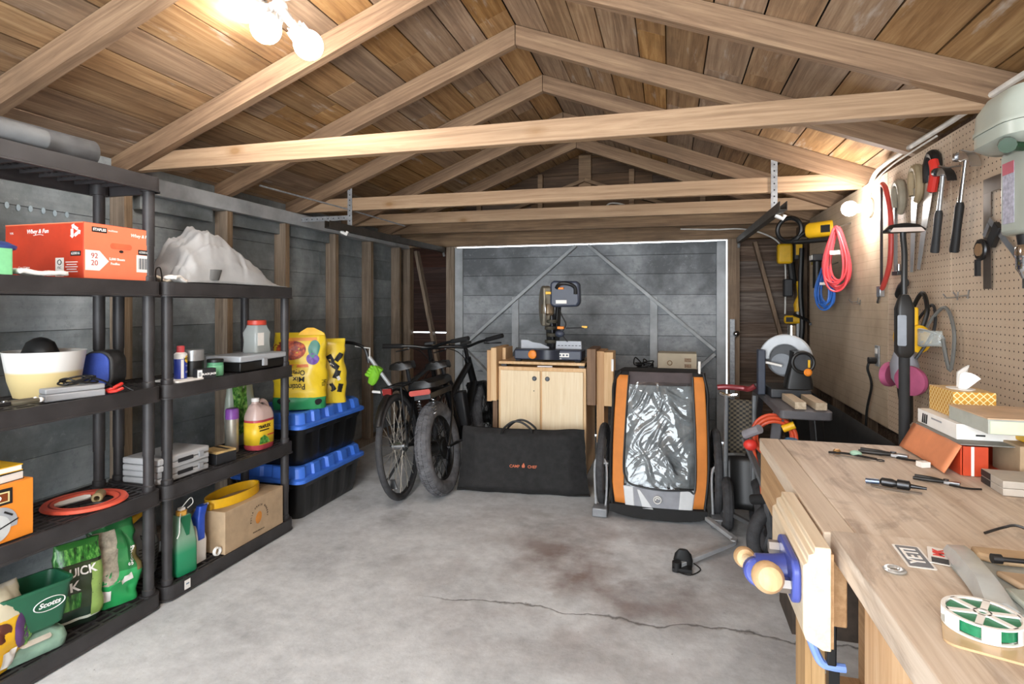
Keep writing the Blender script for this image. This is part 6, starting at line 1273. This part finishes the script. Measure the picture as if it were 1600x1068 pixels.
hood = [(.135*math.cos(a), .135*math.sin(a)) for a in [PI*k/22*1.05 - .1 for k in range(23)]] + [(.08*math.cos(a), .08*math.sin(a)) for a in [PI*(22-k)/22*1.05 - .1 for k in range(23)]]
MB().prism(hood, -.035, .035, frame((.0, .05, .20), (1, -.25, 0), (0, 0, 1))).build('blade_hood', plain('pale_grey_hood', 'b4b9bd', .35, var=.08), t, bevel=.006); MB().prism(ngon(.10, 30), -.006, .006, frame((-.0, .05, .20), (1, -.25, 0), (0, 0, 1))).build('inner_guard', DARK, t)
MB().lathe([(.058, -.001), (.058, .001)], frame((-.02, .04, .17), (1, -.25, 0), (0, 0, 1)), 30).build('blade', DSTEEL, t)
MB().torus(.052, .0085, frame((.055, -.115, .195), (1, 0, 0), (0, 0, 1)), 30, 8).build('ring_handle', BLACK, t); MB().prism(ngon(.044, 24), -.03, -.004, frame((.055, -.11, .195), (1, 0, 0), (0, 0, 1))).build('motor_end', DSTEEL, t); MB().lathe([(.018, 0), (.02, .008), (.012, .014)], frame((.075, -.12, .145), (1, 0, 0), (0, 0, 1)), 18).build('orange_knob', ORANGE, t); MB().box(.075, .085, -.132, -.122, .17, .21).build('yellow_tab', YEL, t)
MB().cyl((.03, .05, .33), (.03, .05, .385), .02).build('chrome_bolt', CHROME, t); MB().box(-.15, -.11, .0, .06, .0, .25).build('fence_post', plain('dark_blue_grey', '343a48', .5), t, bevel=.006); MB().tube([(-.11, .02, .18), (-.03, -.02, .165)], .007, 8).build('lock_lever', WHITE, t)
tag(MB().tube([(0, 0, .01), (.07, .0, .012)], .011, 10).build('yellow_clamp', YEL, None), 'yellow handled clamp lying at the far end of the work stand', 'clamp', loc=(.53, 3.72, .7812))
for k, y in enumerate((-.1, .05, .2, .33)): pass
# hose coil in a crate behind the bench end
t = thing('tool_chest', 'dark chest standing on the floor under the work stand', 'chest', (.64, 3.46, 0)); MB().box(-.11, .11, -.17, .17, 0, .25).build('body', DARK, t, bevel=.006); MB().box(-.112, .112, -.172, .172, .2505, .27).build('lid', BLACK, t, bevel=.006)
tag(MB().box(-.1, .1, -.15, .15, 0, .29).build('dark_carton', plain('dark_brown_carton', '4a3a2c', .8, var=.2), None, bevel=.002), 'dark brown carton on the chest under the work stand', 'box', loc=(.61, 3.42, .2712)) if False else None
t = thing('hose_coil', 'orange red hose coil with yellow fittings hanging on the work stand leg', 'hose', (.50, 3.10, .63)); OR_ = plain('orange_red_hose', 'd2502c', .45)
m = MB()
for k in range(7): m.torus(.095 - .006*(k % 3), .009, T(.003*math.sin(k*2), -.012*k, .004*math.cos(k*3)) @ R(PI/2 + .06*math.sin(k*1.7), 'X'), 36, 8)
m.tube(curve_pts([(-.09, -.03, .0), (-.10, -.08, -.06), (-.07, -.09, -.2), (-.06, -.09, -.3)]), .009, 8); m.build('hose', OR_, t); MB().tube([(.03, .065, .09), (.03, .0, .085), (.03, -.09, .09)], .006, 6).build('hook', DSTEEL, t)
MB().cyl((.03, -.09, .05), (.08, -.1, .075), .018).build('yellow_fitting', YEL, t); MB().cyl((.0, -.1, -.05), (.07, -.1, -.045), .014).build('yellow_nozzle', YEL, t)
tag(MB().lathe([(.03, 0), (.032, .01), (.032, .07), (.02, .08)], None, 20).build('blue_can', plain('metallic_blue', '4a86b8', .25, .6), None), 'small metallic blue can between crate and work stand legs', 'can', loc=(.475, 2.52, .6612))
t = thing('storage_stack', 'stack of timber offcuts and panel behind the bench under the stand', 'timber', (.66, 2.55, 0)); MB().box(-.2, .25, -.12, .14, 0, .60).build('panel_stack', plain('dark_panel_wood', '4a3f36', .7, var=.3), t); MB().box(-.16, .22, -.1, .12, .6005, .63).build('pale_board', wood('pale_board', ['a8957a', 'c2b095', 'd6c7ae'], 'X', .6, 1, .1), t); MB().box(-.2, .2, -.12, .06, .6305, .66).build('grey_board', plain('grey_weathered_board', '6d675f', .8, var=.2), t)
t = thing('dark_sheet', 'dark plastic sheet leaning below the hardboard wall', 'sheet', (1.0, 3.9, 0)); MB().grid(lambda u, v: (.04*(1 - v) - .10*(1-v) + .01*mnoise.noise((u*6, v*4, 2)), -.9 + 2.0*u, .64*v), 30, 10).build('sheet', plain('dark_sheet', '1b1a19', .8, var=.3), t, solid=.006)
# folded stroller behind the bench: grey tubes, red handlebar, mesh seat
t = thing('folded_stroller', 'folded jogging stroller with red handlebar standing between trailer and bench', 'stroller', (.36, 3.32, 0))
MB().tube(curve_pts([(-.09, .20, .80), (-.04, .20, .805), (.05, .20, .80), (.08, .18, .80), (.11, .17, .82)]), .016, 10).build('handlebar', plain('dark_red_paint', '7f2c30', .3, .2), t)
MB().tube(curve_pts([(-.08, .2, .77), (-.04, .2, .755), (.02, .18, .765)]), .012, 8).build('chrome_bar', CHROME, t)
for x in (-.04, .11): MB().tube([(x, .2, .76), (x - .01, .16, .25), (x, .1, .14)], .013, 10).build('frame_tube', plain('grey_tube_paint', '7d8083', .35, .5), t)
tm = NT('woven_mesh'); s_ = tm.n('ShaderNodeSeparateXYZ', {0: tm.obj()}); wv = tm.math('GREATER_THAN', tm.math('FRACT', tm.math('MULTIPLY', s_.outputs[2], 38)), .5); wx = tm.math('GREATER_THAN', tm.math('FRACT', tm.math('MULTIPLY', s_.outputs[0], 30)), .5)
MESH = tm.out(tm.mix(tm.math('ABSOLUTE', tm.math('SUBTRACT', wv, wx)), lin('1c1916'), lin('5b5140')), .7)
MB().grid(lambda u, v: (-.03 + .13*u, .215 + .02*math.sin(PI*u), .42 + .31*v), 8, 8).build('mesh_seat', MESH, t, solid=.008); MB().grid(lambda u, v: (-.035 + .14*u, .19 - .06*(1 - v) + .02*math.sin(PI*u), .12 + .29*v), 8, 8).build('fabric_body', BLACK, t, solid=.01)
V1 = plain('grey_strut', '6f7174', .4, .5)
for a, b in (((-.0, -.28, .62), (.08, -.38, .40)), ((.15, -.28, .62), (.09, -.38, .40)), ((.08, -.38, .40), (.11, -.36, .17))): MB().bar(a, b, .03, .014).build('strut', V1, t)
MB().tube([(.0, -.3, .64), (.06, -.36, .685)], .022, 10).build('foam_grip', plain('grey_foam', '858287', .9), t); MB().tube([(.03, -.32, .33), (.13, -.40, .37)], .024, 12).build('black_grip', RUBBER, t); MB().sph((.02, -.34, .60), .03, 14, 8, (1.1, .8, .9)).build('red_cap', RED, t)
w_ = MB().torus(.125, .032, T(.12, -.30, .158) @ R(PI/2, 'Y') @ R(0, 'X') if False else frame((.12, -.30, .158), (.75, .66, 0), (0, 0, 1)), 40, 12).build('wheel', TYRE, t); MB().torus(.1, .008, frame((.12, -.30, .158), (.75, .66, 0), (0, 0, 1)), 36, 6).lathe([(.02, -.03), (.02, .03)], frame((.12, -.30, .158), (.75, .66, 0), (0, 0, 1)), 16).build('hub', DARK, w_)
for s_ in (0, 1): MB().torus(.12, .03, T(-.045 + .16*s_, .14, .151) @ R(PI/2, 'Y'), 36, 10).build('wheel', TYRE, t)
MB().bar((.11, -.34, .18), (.07, -.30, .003), .025, .014).build('strut', V1, t); MB().bar((-.05, .1, .12), (.09, -.26, .16), .02, .02).bar((.11, .1, .12), (.09, -.26, .16), .02, .02).build('axle_frame', V1, t)
